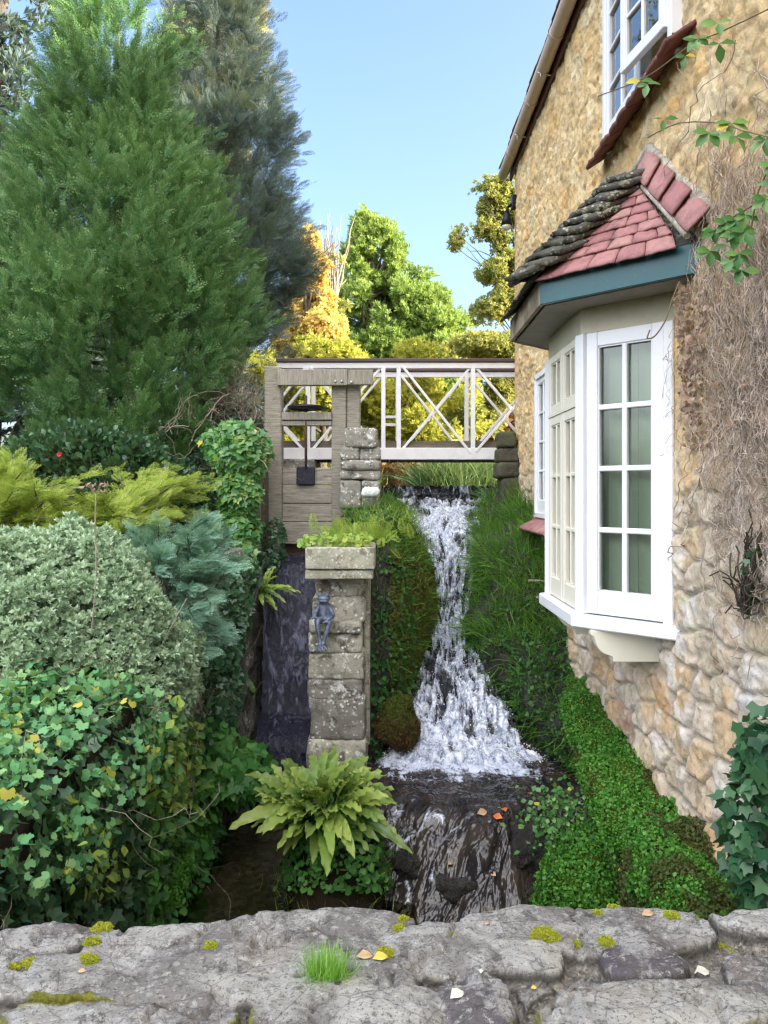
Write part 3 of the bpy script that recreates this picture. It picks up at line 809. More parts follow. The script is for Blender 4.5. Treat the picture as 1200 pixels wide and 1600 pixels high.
# tile slabs from four corners
class Slabs:
    def __init__(s): s.V = []; s.F = []; s.r = []
    def add(s, q, th=.016, nv=None, sub=6, wob=.004):
        """q: lower-left, lower-right, upper-right, upper-left; a slightly bumpy slab"""
        q = [np.array(p) for p in q]; n = nrm(np.cross(q[1] - q[0], q[3] - q[0])) if nv is None else np.array(nv)
        u = np.linspace(0, 1, sub); Ug, Vg = np.meshgrid(u, u)
        G = (q[0] * ((1 - Ug) * (1 - Vg))[..., None] + q[1] * (Ug * (1 - Vg))[..., None] + q[2] * (Ug * Vg)[..., None] + q[3] * ((1 - Ug) * Vg)[..., None])
        G = G + rng.normal(size=(sub, sub, 1)) * wob * n
        ed = (Ug == 0) | (Ug == 1) | (Vg == 0)
        T = G + n * th; k = sum(len(v) for v in s.V); m = sub * sub
        c = G.reshape(-1, 3).mean(0)
        T = np.where(ed[..., None], T * .985 + c * .015 - n * th * .25, T)
        s.V.append(G.reshape(-1, 3)); s.V.append(T.reshape(-1, 3))
        s.F.append(gfaces(sub, sub)[:, ::-1] + k); s.F.append(gfaces(sub, sub) + k + m)
        i = np.arange(m).reshape(sub, sub)
        for e in (i[0], i[:, -1], i[-1][::-1], i[:, 0][::-1]):
            s.F.append(np.stack([e[:-1], e[1:], e[1:] + m, e[:-1] + m], -1) + k)
        s.r.append(np.full(2 * m, rng.random()))
    def build(s, name, mat, parent): return mk(name, np.concatenate(s.V), np.concatenate(s.F), mat, parent, {'rnd': np.concatenate(s.r)})
Ah = z(E[1], Az); Bw = Vector((1.52, 3.915, Az)); nC = 8
S = Slabs()
drc = (Bw - Ah).normalized()
nm = (Bw - Ah).cross(Cc - Ah).normalized()
if nm.z < 0: nm = -nm
over = (Ah - Cc); over = (over - drc * over.dot(drc)).normalized() * .06
for k in range(nC):
    t0, t1 = k / nC, min(1, (k + 1.35) / nC)
    l0, l1 = Ah.lerp(Cc, t0), Ah.lerp(Cc, t1); r0, r1 = Bw.lerp(Cc, t0), Bw.lerp(Cc, t1)
    Lw = (r0 - l0).length; n = max(1, round(Lw / .17 + .4 * (k % 2)))
    cuts = [0] + [min(1, (i + .5 * (k % 2)) / n) for i in range(1, n)] + [1]
    for a, b in zip(cuts[:-1], cuts[1:]):
        b2 = b - .004 / max(Lw, .01)
        lift = nm * (.020 + .006 * rng.random()); o = over * (1 if k == 0 else .35)
        S.add([l0.lerp(r0, a) + lift + o, l0.lerp(r0, b2) + lift + o, l1.lerp(r1, b2), l1.lerp(r1, a)], .015, nm, wob=.002)
S.build('tile_slope', PINK, bayroof)
S = Slabs()   # front slope, mostly seen at its edge
nf = Vector((-.71, 0, .70))
for k in range(8):
    t0, t1 = k / 8, min(1, (k + 1.3) / 8)
    l0, l1 = z(E[2], Az).lerp(Cd, t0), z(E[2], Az).lerp(Cd, t1); r0, r1 = Ah.lerp(Cc, t0), Ah.lerp(Cc, t1)
    n = max(1, round((r0 - l0).length / .17))
    for i in range(n):
        o = Vector((-.07, 0, -.055)) * (1 if k == 0 else .3) * (.8 + .4 * rng.random()); lf = nf * (.022 + .012 * rng.random())
        S.add([l0.lerp(r0, i / n) + lf + o, l0.lerp(r0, (i + .98) / n) + lf + o, l1.lerp(r1, (i + .98) / n), l1.lerp(r1, i / n)], .018, nf, wob=.003)
S.build('tile_slope', DARKTILE, bayroof)
nh = (nm + nf).normalized()
for k in range(9):
    H = Ah.lerp(Cc, (k + .1) / 9.0) + nh * .062; H2 = Ah.lerp(Cc, min(1.02, (k + 1.5) / 9.0)) + nh * .02
    S = Slabs(); wd = drc * (.17 + .02 * math.sin(k * 2.1)); wf = Vector((.0, .16, -.01)); o = (Ah - Cc).normalized() * .045 + Vector((-.035, 0, 0))
    S.add([H + o + nm * .035, H + o + wd * .98 + nm * .012, H2 + wd * .9 - nm * .01, H2], .038, nm, wob=.006)
    S.add([H + o + nm * .035 + wf * .98 - Vector((.05, 0, .05)), H + o + nm * .035, H2, H2 + wf - Vector((.05, 0, .05))], .034, nf, wob=.006)
    if k == 0: S.add([H + o * 1.8 + Vector((-.05, .02, -.02)), H + o * 1.5 + wd * .7, H + wd * .8, H + Vector((-.04, .1, -.01))], .05, nm, wob=.008)
    S.build('hip_tile', DARKTILE, bayroof)
# raised row of pink tiles against the wall
b0 = Vector((1.505, 3.80, 1.265)); b1 = Vector((1.49, 4.56, 1.86)); w0 = Vector((1.585, 3.72, 1.355)); w1 = Vector((1.585, 4.60, 2.045))
dn = (b0 - b1).normalized() * .03
for k in range(4):
    S = Slabs(); t0, t1 = k / 4, (k + 1.02) / 4
    li = Vector((-.022, -.02, .02))
    S.add([b0.lerp(b1, t0) + li + dn, w0.lerp(w1, t0) + li + dn, w0.lerp(w1, t1), b0.lerp(b1, t1)], .018, (-.55, -.6, .58), wob=.002)
    S.build('flashing_tile', PINK, bayroof)
cm = MB(); cm.tube([w0 + Vector((.01, -.03, -.03)), w0.lerp(w1, .3) + Vector((.01, 0, .008)), w0.lerp(w1, .65) + Vector((.012, 0, .01)), w1 + Vector((.01, .02, .02))], [.045, .035, .03, .035], 8)
cm.tube([b0 + Vector((-.005, 0, 0)), b0.lerp(b1, .5) + Vector((-.004, 0, .004)), b1], [.018, .015, .016], 7)
cm.tube([w1, w1.lerp(Cw2, .5), Cw2], [.03, .028, .03], 7)
cm.build('cement_fillet', CEMENT, bayroof)
# ---- upper window (open casement) on its red tile drip
uw = MB()
for y in (4.19, 5.44): uw.box((1.60, y, 3.2), (.09, .06, 1.6), bev=.004)
uw.box((1.60, 4.815, 2.455), (.10, 1.31, .07), bev=.004); uw.box((1.60, 4.72, 3.2), (.07, .06, 1.5), bev=.004)
upw = uw.build('upper_window', UPVC, house)
wpanel(upw, (1.585, 5.41, 0), (0, -1, 0), (-1, 0, 0), .66, 2.49, 3.9, .05, .05, .06, 2, 5, .024, .05, UPVC)
hg = Vector((1.555, 4.215, 0)); fr = Vector((1.465, 4.70, 0)); U = (hg - fr).normalized()
wpanel(upw, fr, U, (U.y, -U.x, 0), (hg - fr).length, 2.55, 3.9, .055, .05, .07, 2, 5, .024, .045, UPVC)
S = Slabs()
for i in range(9):
    y0 = 3.96 + i * .178; li = .005 * math.sin(i * 3)
    S.add([(1.475 + li, y0, 2.325 + li), (1.475 + li, y0 + .172, 2.325 + li), (1.62, y0 + .172, 2.42), (1.62, y0, 2.42)][::-1], .03, (-.55, 0, .83), wob=.003)
S.build('drip_tiles', DRIP, upw)
# ---- far window and its tile sill
fw = MB()
for y in (6.55, 7.66): fw.box((1.55, y, .45), (.10, .05, 1.38), bev=.004)
for zq in (-.23, 1.13): fw.box((1.55, 7.1, zq), (.10, 1.14, .05), bev=.004)
farw = fw.build('side_window', UPVC, house)
wpanel(farw, (1.545, 7.635, 0), (0, -1, 0), (-1, 0, 0), .53, -.205, 1.105, .04, .05, .12, 2, 4, .024, .05, UPVC)
wpanel(farw, (1.545, 7.10, 0), (0, -1, 0), (-1, 0, 0), .53, -.205, 1.105, .04, .05, .12, 2, 4, .024, .05, UPVC)
S = Slabs()
for i in range(4):
    y0 = 6.5 + i * .315
    S.add([(1.64, y0, -.235), (1.64, y0 + .31, -.235), (1.37, y0 + .31, -.385), (1.37, y0, -.385)], .035, (-.5, 0, .86), wob=.003)
S.build('tile_sill', PINK, farw)
# blinds inside the bay
def blind(name, pts, n, label):
    p0, p1 = Vector((*pts[0], 0)), Vector((*pts[1], 0)); V = []; F = []
    d = (p1 - p0); zt, zb = .93, -.70
    for i in range(n):
        c = p0 + d * ((i + .5) / n); a = math.radians(28 + 8 * math.sin(i * 2.2)); u = d.normalized()
        ax = Matrix.Rotation(a, 3, 'Z') @ u; w = .041
        for q in range(5):
            s = (q / 4 - .5) * 2; nn = Vector((-ax.y, ax.x, 0)) * (.008 * (1 - s * s)); b = c + ax * w * s + nn
            V += [(b.x, b.y, zb), (b.x, b.y, zt)]
        k = i * 10
        for q in range(4): F.append([k + 2 * q, k + 2 * q + 2, k + 2 * q + 3, k + 2 * q + 1])
    o = mk(name, V, np.array(F), BLIND, None, None, None, True)
    return tag(o, label, 'blind')
blind('window_blind', [(1.29, 4.69), (1.62, 4.36)], 5, 'sage green vertical blind behind the eight-pane near side of the bay window')
blind('window_blind', [(1.30, 5.46), (1.30, 4.74)], 9, 'vertical blind behind the white front casements of the bay window')
# lamp on the far corner, and pipe stubs
lampt = thing('wall_lamp', 'black flood lamp with pale round lens hanging high on the far house corner', 'lamp', (1.56, 9.3, 3.35))
MB().box((1.57, 9.3, 3.50), (.06, .12, .16), bev=.01).tube([(1.55, 9.3, 3.48), (1.49, 9.28, 3.43), (1.485, 9.27, 3.36)], .018, 8).build('bracket', IRON, lampt)
MB().tube([(1.485, 9.27, 3.38), (1.48, 9.26, 3.30), (1.475, 9.25, 3.20)], [.03, .05, .07], 14).build('housing', IRON, lampt)
MB().ell((1.474, 9.25, 3.185), (.062, .062, .04), 14).build('lens', simple('lamp_lens', (.6, .58, .5), .2), lampt)
tag(MB().tube([(1.62, 7.1, -.83), (1.33, 7.08, -.82)], .011, 6).build('pipe_stub', TWIG), 'upper of two thin rods sticking out of the wall over the grass bank', 'pipe')
tag(MB().tube([(1.62, 6.9, -.95), (1.36, 6.88, -.95)], .011, 6).build('pipe_stub', TWIG), 'lower of two thin rods sticking out of the wall over the grass bank', 'pipe')

# ================================================================== FOOTBRIDGE
bridge = thing('footbridge', 'white timber footbridge with cross-braced railings spanning the weir', 'bridge', (.15, 9.85, .35))
def rail(Y, front):
    sc = 9.5 / 9.5
    def Q(px, py, o=0): return P(px, py, 9.5) * A(1, 0, 1) + A(0, Y + o, 0)
    m = MB(); zt = Q(0, 564)[2]
    m.box((.40, Y, zt + .003), (3.46, .10, .045), bev=.008); top = m.build('handrail', RAILTOP, bridge)
    MB().box((.40, Y, zt - .058), (3.44, .05, .07), bev=.004).build('top_rail', WHITE, bridge)
    posts = [481, 599, 623, 739, 860]
    zlo, zhi = Q(0, 712)[2], Q(0, 570)[2]
    for p in posts:
        MB().box((Q(p, 0)[0], Y - (.0), (zlo + zhi) / 2), (.052, .052, zhi - zlo), bev=.003).build('post', WHITE, bridge)
    br = [((627, 704), (735, 574)), ((629, 573), (735, 708)), ((743, 573), (856, 706)), ((743, 706), (856, 574)),
          ((485, 706), (595, 574)), ((485, 574), (595, 706)), ((477, 706), (425, 650)), ((477, 576), (425, 640))]
    for i, (a, b) in enumerate(br):
        o = -.016 if i % 2 else .016
        MB().bar(Q(*a, o), Q(*b, o), .03, .045, .002, up=(0, 1, 0)).build('brace', WHITE, bridge)
    MB().box((.40, Y, Q(0, 709)[2]), (3.44, .06, .145), bev=.004).build('beam', WHITE, bridge)
    MB().box((.40, Y + .045, Q(0, 695)[2]), (3.44, .03, .10), bev=.003).build('kick_board', WOODD, bridge)
rail(9.5, True); rail(10.25, False)
dk = MB()
for i in range(30): dk.box((-1.22 + i * .112, 9.875, .405), (.104, .68, .04), bev=.003)
dk.build('deck', WOODD, bridge)
m = MB()
for py in (643, 656): m.box(tuple(P(611, py, 9.5) * A(1, 0, 1) + A(0, 10.2, 0)), (.14, .03, .035), bev=.002)
m.build('latch', WHITE, bridge)
tag(MB().box((-1.1, 9.95, .15), (.5, 1.2, .5), bev=.02).build('stone_abutment', STONE2), 'dark stone abutment under the left end of the footbridge', 'abutment')

# ================================================================== SLUICE GATE
YS = 7.8
sl = thing('sluice_gate', 'weathered oak sluice frame with black handwheel in front of the bridge', 'sluice gate', P(478, 860, YS))
def B2(m, x0, y0, x1, y1, Y, d, bev=.006):
    a = P(x0, y1, Y); b = P(x1, y0, Y)
    return m.box(((a[0] + b[0]) / 2, Y + d / 2, (a[2] + b[2]) / 2), (b[0] - a[0], d, b[2] - a[2]), None, bev)
B2(MB(), 413, 572, 440, 880, YS, .17, .012).build('post', WOOD, sl)
B2(MB(), 518, 596, 541, 868, YS + .01, .16, .01).build('post', WOOD, sl)
B2(MB(), 541.6, 600, 563, 720, YS + .03, .14, .01).build('post', WOOD, sl)
B2(MB(), 433, 577, 543, 602, YS - .075, .075, .006).build('head_beam', WOODH, sl)
B2(MB(), 543.5, 577.5, 583, 601, YS - .07, .07, .006).build('head_beam', WOODH, sl)
for x, y in ((524, 596), (534, 596), (549, 597)): MB().ell(tuple(P(x, y, YS - .08)), (.014, .008, .014), 8).build('bolt', STEEL, sl)
B2(MB(), 440, 644, 518, 656, YS - .02, .12, .005).build('cross_rail', WOODH, sl)
B2(MB(), 440, 657.5, 518, 665, YS + .0, .10, .004).build('cross_rail', WOODH, sl)
gb = MB()
for a, b in ((731, 757), (758, 786), (787, 815), (816, 850)): B2(gb, 441, a, 520, b, YS + .06 + .004 * math.sin(a), .05, .005)
gb.build('gate_board', WOODG, sl)
hub = P(478, 637, YS + .01)
m = MB(); m.tube([tuple(hub + A(.172 * math.cos(t), .172 * math.sin(t), 0)) for t in np.linspace(0, 2 * math.pi, 37)], .017, 8, False)
for k in range(5):
    t = 2 * math.pi * k / 5 + .3; m.tube([tuple(hub), tuple(hub + A(.165 * math.cos(t), .165 * math.sin(t), 0))], .011, 6)
m.tube([tuple(hub + A(0, 0, -.04)), tuple(hub + A(0, 0, .03))], .03, 10)
m.build('handwheel', IRON, sl)
MB().tube([tuple(P(478, 618, YS + .01)), tuple(P(478, 732, YS + .01))], .014, 8).build('spindle', simple('rusty_iron', (.10, .05, .04), .7, .4, 30), sl)
B2(MB(), 463, 729, 492, 758, YS + .015, .03, .012).build('plate', PLATE, sl)

# ================================================================== STONE BLOCKS
def block(c, size, mat, name, parent=None, seed=0, rnd=.035, amp=.012, cuts=18, rot=0.0):
    bm = bmesh.new(); bmesh.ops.create_cube(bm, size=2.0)
    bmesh.ops.subdivide_edges(bm, edges=bm.edges[:], cuts=cuts, use_grid_fill=True)
    P0 = np.array([v.co for v in bm.verts]); h = np.array(size) / 2
    p = P0 * h; r = min(rnd, h.min() * .8); q = np.clip(p, -(h - r), h - r); d = p - q
    L = np.linalg.norm(d, axis=1, keepdims=True); p = q + d / np.maximum(L, 1e-9) * np.minimum(L, r)
    n = nrm(p / h ** 1.0); w = p + np.array(c)
    p = p + n * (fbm(w * 5 + seed * 3.1, 3, seed)[:, None] * amp * 1.6 + fbm(w * 22 + seed, 3, seed + 5)[:, None] * amp * .5)
    ca, sa = math.cos(rot), math.sin(rot); p = p @ np.array([[ca, 0, -sa], [0, 1, 0], [sa, 0, ca]]) + np.array(c)
    F = np.array([[v.index for v in f.verts] for f in bm.faces]); bm.free()
    return mk(name, p, F, mat, parent, None, None, True)
def pxblock(x0, y0, x1, y1, Y, d, mat, name, parent=None, seed=0, **k):
    a = P(x0, y1, Y); b = P(x1, y0, Y)
    return block(((a[0] + b[0]) / 2, Y + d / 2, (a[2] + b[2]) / 2), (b[0] - a[0], d, b[2] - a[2]), mat, name, parent, seed, **k)
colm = thing('stone_column', 'stack of lichen-spotted stone blocks carrying the planted trough beside the waterfall', 'column', P(525, 1215, 6.0))
for i, (x0, y0, x1, y1, dy) in enumerate([(498, 903, 569, 913, .04), (492, 910, 569, 933, .02), (488, 932, 571, 973, .03), (482, 972, 565, 990, -.05), (481, 989, 566, 1022, -.01),
                                         (480, 1020, 569, 1063, 0), (482, 1061, 566, 1092, .01), (483, 1090, 570, 1158, 0), (480, 1157, 572, 1225, -.01)]):
    pxblock(x0, y0, x1, y1 + 1, 5.8 + dy, .5, STONE if i not in (7, 6) else STONE2, 'stone_block', colm, i + 1, rnd=.03, amp=.016, cuts=26)
MB().box((-.135, 6.75, -1.33), (.05, 1.5, 1.32), bev=.015).build('side_slab', CONC, colm)
MB().box((-.33, 7.0, -1.35), (.34, 1.3, 1.3), bev=.02).build('core_wall', STONE2, colm)
tr = thing('stone_trough', 'rectangular weathered stone trough topped with pale green plants, on the column', 'trough', P(531, 905, 5.95))
pxblock(476.5, 855.5, 586, 890, 5.62, .62, CONC, 'trough_body', tr, 31, rnd=.012, amp=.004, cuts=30)
pxblock(477, 891, 583, 905.5, 5.635, .60, CONC, 'base_slab', tr, 32, rnd=.014, amp=.005, cuts=30)
pier = thing('stone_pier', 'short pier of stacked moulded stones at the left end of the weir', 'pier', P(564, 780, 7.6))
for i, (x0, y0, x1, y1) in enumerate([(538, 667, 590, 699), (533, 698, 563, 719), (562, 699, 594, 719), (532, 719, 595, 734), (531, 734, 595, 750), (531, 750, 566, 795), (565, 750, 594, 795)]):
    pxblock(x0, y0, x1, y1 + .5, 7.45 + .012 * (i % 3), .42, STONE2, 'stone_block', pier, 40 + i, rnd=.035, amp=.014, cuts=20)
tag(pxblock(567, 763, 593, 775, 7.3, .1, simple('white_stone', (.62, .65, .62), .8, .15, 20), 'white_rock', None, 55, rnd=.05, amp=.02), 'small white rock lying at the foot of the moulded stone pier', 'rock')
mp = thing('mossy_pier', 'stack of four moss-topped dark blocks against the far house corner', 'pier', (1.46, 9.15, -.05))
for i, (x0, y0, x1, y1) in enumerate([(781, 673, 808, 700), (780, 700, 812, 722), (778, 722, 813, 747), (784, 747, 812, 785)]):
    pxblock(x0, y0, x1, y1, 8.95 + .02 * (i % 2), .4, MOSSBLOCK, 'stone_block', mp, 60 + i, rnd=.04, amp=.014, cuts=14)

# timber and wall lining the left channel
tag(pxblock(397, 690, 413.5, 1010, 7.55, .25, WOODD, 'timber_post', None, 71, rnd=.02, amp=.012, cuts=24), 'dark cracked timber post beside the oak sluice frame', 'post')
tag(pxblock(388, 705, 402, 800, 7.35, .12, WOODR, 'timber_post', None, 72, rnd=.015, amp=.008), 'red-brown timber post next to the ivy-clad pier', 'post')
cw = loft([[(-1.36, 4.4, zq), (-1.30, 5.4, zq), (-1.27, 6.2, zq), (-1.25, 7.0, zq), (-1.24, 7.8, zq)] for zq in (-2.9, -2.2, -1.6, -1.0, -.5)], 90, 120)
cw = cw + A(1, 0, 0) * (fbm(cw * 5, 4, 91)[..., None] * .05)
tag(grid('retaining_wall', np.concatenate([cw, (cw[-1] + A(-.3, 0, 0))[None]], 0), STONE2), 'dark damp stone wall lining the left side of the narrow channel', 'wall')
tag(MB().box((-.95, 8.05, -.75), (.62, .14, .5), bev=.01).build('sluice_sill', WOODD), 'dark sill beam under the sluice gate board', 'sill')
stp = thing('garden_steps', 'pale stone garden steps half hidden behind the ivy pier', 'steps', P(330, 850, 7.6))
for i, (x0, y0, x1, y1, Y) in enumerate([(318, 760, 352, 775, 7.7), (312, 797, 350, 817, 7.45), (310, 819, 350, 832, 7.3), (300, 838, 350, 860, 7.2)]):
    pxblock(x0, y0, x1, y1, Y, .35, CONC, 'step', stp, 75 + i, rnd=.02, amp=.008, cuts=12)
tag(pxblock(346, 668, 402, 900, 7.3, .35, STONE2, 'ivy_pier', None, 79, rnd=.05, amp=.02), 'squat stone gate pier wrapped in green ivy beside the sluice', 'pier')

# ================================================================== PARAPET (foreground)
def parapet():
    nx, ny = 760, 300
    X = np.linspace(-2.2, 2.6, nx); t = np.linspace(0, 1, ny)
    edge_px = [(-400, 1445), (0, 1440), (40, 1430), (100, 1419), (200, 1425), (320, 1423), (400, 1412), (600, 1408), (690, 1424), (730, 1414), (800, 1404), (900, 1399), (1000, 1401), (1095, 1412), (1112, 1421), (1140, 1408), (1200, 1409), (1500, 1412), (2600, 1412)]
    ex = np.array([p[0] for p in edge_px]); ey = np.array([p[1] for p in edge_px])
    Ye = 1.42 + 0 * X
    for _ in range(4):
        py = np.interp(600 + X * 1200 / Ye, ex, ey); Ye = .752 * 1200 / (py - 768)
    Xg, Tg = np.meshgrid(X, t); Yg = .62 + (Ye[None] - .62) * Tg
    wp = np.stack([Xg * 5, Yg * 5, 0 * Xg], -1)
    wx = fbm(wp, 4, 3, .6) * .030; wy = fbm(wp + 5, 4, 4, .6) * .022
    st = [(60, 1450, 85, 33, .45, .5), (392, 1468, 262, 62, .62, .25), (725, 1492, 84, 42, .85, 0), (915, 1448, 190, 47, .55, .2), (1180, 1440, 68, 32, .8, .05), (612, 1533, 56, 26, .6, .1), (1000, 1510, 58, 28, .2, 1.),
          (822, 1507, 60, 25, .9, 0), (752, 1580, 58, 46, .2, .95), (555, 1590, 150, 62, .75, 0), (1045, 1582, 175, 40, .8, 0), (60, 1520, 150, 36, .5, .2), (300, 1545, 175, 24, .7, .0), (190, 1598, 200, 34, .8, .05), (1175, 1532, 46, 34, .3, .6), (650, 1455, 0.1, .1, .5, 0),
          (900, 1600, 60, 20, .5, .4), (-150, 1490, 110, 60, .5, .3), (1330, 1480, 100, 60, .5, .2), (1400, 1580, 120, 50, .5, .2)]
    best = np.full(Xg.shape, 99.); sid = np.zeros(Xg.shape); pur = np.zeros(Xg.shape)
    for (cx, cy, hw, hh, tone, pu) in st:
        if hw < 1: continue
        y1, y0 = .75 * 1200 / (cy - hh - 768), .75 * 1200 / (cy + hh - 768); yc = (y0 + y1) / 2; b = (y1 - y0) / 2; xc = (cx - 600) * yc / 1200; a = hw * yc / 1200
        d = (np.abs((Xg + wx - xc) / a) ** 2.6 + np.abs((Yg + wy - yc) / b) ** 2.6) ** (1 / 2.6)
        k = d < best; best = np.where(k, d, best); sid = np.where(k, tone, sid); pur = np.where(k, pu, pur)
    f1, f2, idw = worley(Xg * 7, Yg * 9, 5)
    far = best > 1.25
    stone = 1 - sstep(.985, 1.035, best + .05 * fbm(np.stack([Xg * 40, Yg * 40, 0 * Xg], -1), 3, 29))
    w2 = sstep(.05, .2, f2 - f1) * (idw > .55) * far
    edge = np.maximum(stone, w2 * .85); sid = np.where(far, idw, sid)
    p = np.stack([Xg * 9, Yg * 9, 0 * Xg], -1)
    h = stone * (.028 + .006 * (1 - np.clip(best, 0, 1) ** 6)) + w2 * .012 + fbm(p, 5, 13, .62) * .009 + (ridged(p * 1.2 + 3, 6, 14) - .6) * .014 * edge + fbm(p * 7, 4, 15, .65) * .006 * (1.6 - edge) - .010 * sstep(.62, .50, np.abs(fbm(p * .5 + 40, 4, 19, .6)) * 12 + .3) * edge
    fl = .032 * (_fl(Xg, Yg))
    Z = -.778 + h + fl
    r = sstep(.90, 1.0, Tg) ** 2; Z = Z - .055 * r
    mossf = sstep(.05, .22, fbm(p * .55, 4, 40, .6)) * sstep(-.05, .15, fbm(p * 2.4, 4, 41, .65)) * sstep(.90, 1.0, best) * sstep(1.16, 1.04, best)
    moss = np.clip(mossf * 1.5 , 0, 1)
    Z = Z + moss * .006
    G = np.stack([Xg, Yg, Z], -1)
    # far face drops to the stream
    dn = []
    for k, dz in enumerate((.05, .14, .30, .6, 1.0, 1.5, 2.2)):
        row = G[-1].copy(); row[:, 2] = -.80 - dz; row[:, 1] += .012 + .03 * fbm(row * 5, 3, 50 + k); dn.append(row)
    nr = []
    for dz in (1.6, .6, .25, .06):
        row = G[0].copy(); row[:, 2] -= dz; row[:, 1] -= .01; nr.append(row)
    G = np.concatenate([np.array(nr), G, np.array(dn)], 0)
    pad = lambda a, v=None: np.concatenate([np.repeat(a[:1], 4, 0), a, np.repeat(a[-1:], 7, 0)], 0)
    o = grid('stone_parapet', G, PARA, None, {'stone': pad(sid), 'edge': pad(edge), 'moss': pad(moss), 'purple': pad(pur)})
    return o, G[4:-7]
def _fl(X, Y): return vnoise(np.stack([X * 2.3, Y * 2.3, 0 * X], -1), 66) - .5
po, PG = parapet()
tag(po, 'grey lichen and moss covered rubble wall top across the bottom of the view', 'wall')
def on_para(px, py):
    i = np.argmin((600 + PG[..., 0] * 1200 / PG[..., 1] - px) ** 2 + (768 - PG[..., 2] * 1200 / PG[..., 1] - py) ** 2)
    return PG.reshape(-1, 3)[i]

# ================================================================== FROG
def frog():
    Yf = 5.70
    def q(cx, cy, dy=0): return Vector(P(440 + cx / 4.444, 820 + cy / 4.444, Yf + dy))
    vs = [(q(300, 650, 0), .050), (q(296, 610, .01), .052), (q(292, 570, .015), .047), (q(292, 545, .01), .030), (q(292, 520, -.01), .036),
          (q(322, 668, -.03), .030), (q(330, 672, -.085), .024), (q(312, 750, -.10), .018), (q(292, 815, -.105), .014), (q(285, 838, -.14), .017),
          (q(270, 662, -.03), .030), (q(244, 664, -.085), .024), (q(254, 740, -.105), .018), (q(268, 820, -.11), .014), (q(262, 848, -.15), .017),
          (q(335, 572, 0), .024), (q(362, 632, -.02), .017), (q(318, 662, -.10), .014), (q(258, 575, 0), .024), (q(232, 615, -.03), .017), (q(232, 632, -.10), .015)]
    ed = [(0, 1), (1, 2), (2, 3), (3, 4), (0, 5), (5, 6), (6, 7), (7, 8), (8, 9), (0, 10), (10, 11), (11, 12), (12, 13), (13, 14), (2, 15), (15, 16), (16, 17), (2, 18), (18, 19), (19, 20)]
    org = vs[0][0].copy()
    me = bpy.data.meshes.new('f'); me.from_pydata([v - org for v, r in vs], ed, [])
    o = bpy.data.objects.new('f', me); COL.objects.link(o)
    sk = o.modifiers.new('s', 'SKIN'); o.modifiers.new('d', 'SUBSURF').levels = 2
    for i, (v, r) in enumerate(vs): me.skin_vertices[0].data[i].radius = (r, r); me.skin_vertices[0].data[i].use_root = (i == 0)
    dg = bpy.context.evaluated_depsgraph_get(); em = bpy.data.meshes.new_from_object(o.evaluated_get(dg))
    bpy.data.objects.remove(o)
    bm = bmesh.new(); bm.from_mesh(em); bmesh.ops.translate(bm, vec=org, verts=bm.verts)
    m = MB(); m.bm.free(); m.bm = bm
    hd = q(292, 512, -.03)
    m.ell(hd, (.050, .052, .030), 18)                       # broad flat head
    m.ell(hd + Vector((0, -.012, -.014)), (.043, .048, .014), 16)   # lower jaw
    for s in (-1, 1): m.ell(hd + Vector((s * .026, -.012, .026)), (.015, .015, .015), 10)
    for base, s in ((9, 1), (14, -1)):                      # splayed toes
        b = vs[base][0]
        for k in (-1, 0, 1): m.tube([b, b + Vector((k * .022, -.02, -.012)), b + Vector((k * .034, -.035, -.03))], [.008, .006, .007], 6)
    for hnd in (17, 20):
        b = vs[hnd][0]
        for k in (-1, 0, 1): m.tube([b, b + Vector((k * .012 - .01, -.012, -.012)), b + Vector((k * .016 - .02, -.016, -.022))], [.007, .005, .006], 6)
    f = m.build('frog_statue', FROG)
    for p in f.data.polygons: p.use_smooth = True
    return tag(f, 'blue-grey metal frog figure sitting on a ledge of the stone column', 'statue')
frog()
# ================================================================== GROUND AND WATER
def ground():
    xs = np.unique(np.concatenate([np.linspace(-90, -12, 20), np.linspace(-12, -1.9, 50), np.linspace(-1.9, 1.9, 20), np.linspace(2, 90, 40)]))
    ys = np.unique(np.concatenate([np.linspace(-6, 1, 8), np.linspace(1, 12, 90), np.linspace(12, 40, 60), np.linspace(40, 160, 30)]))
    X, Y = np.meshgrid(xs, ys)
    bank = np.interp(Y, [-6, 1, 3, 4.5, 6, 7.5, 10], [-1.75, -1.7, -1.5, -1.2, -.62, -.30, -.05])
    low = -2.95 + 0 * X
    s = sstep(-1.30, -1.50, X)
    h = low * (1 - s) + bank * s
    far = sstep(9.9, 10.3, Y)
    n = fbm(np.stack([X * .3, Y * .3, 0 * X], -1), 4, 2)
    pond = sstep(-3.2, -2.6, X) * sstep(4.6, 4.0, X) * sstep(17, 15.5, Y)
    hf = .12 + .35 * sstep(16, 45, Y) * (1 + n) - .6 * pond
    h = h * (1 - far) + hf * far + n * .05
    return np.stack([X, Y, h], -1)
structure(grid('ground', ground(), EARTH))
structure(grid('pond_water', loft([[(-3.4, 9.93, .045), (4.6, 9.93, .045)], [(-3.4, 17, .045), (4.6, 17, .045)]], 6, 6), POND))
tag(MB().box((.72, 9.94, -.16), (1.5, .07, .40), bev=.008).build('weir_board', WOODD), 'dark weir board holding back the pond under the footbridge', 'weir')

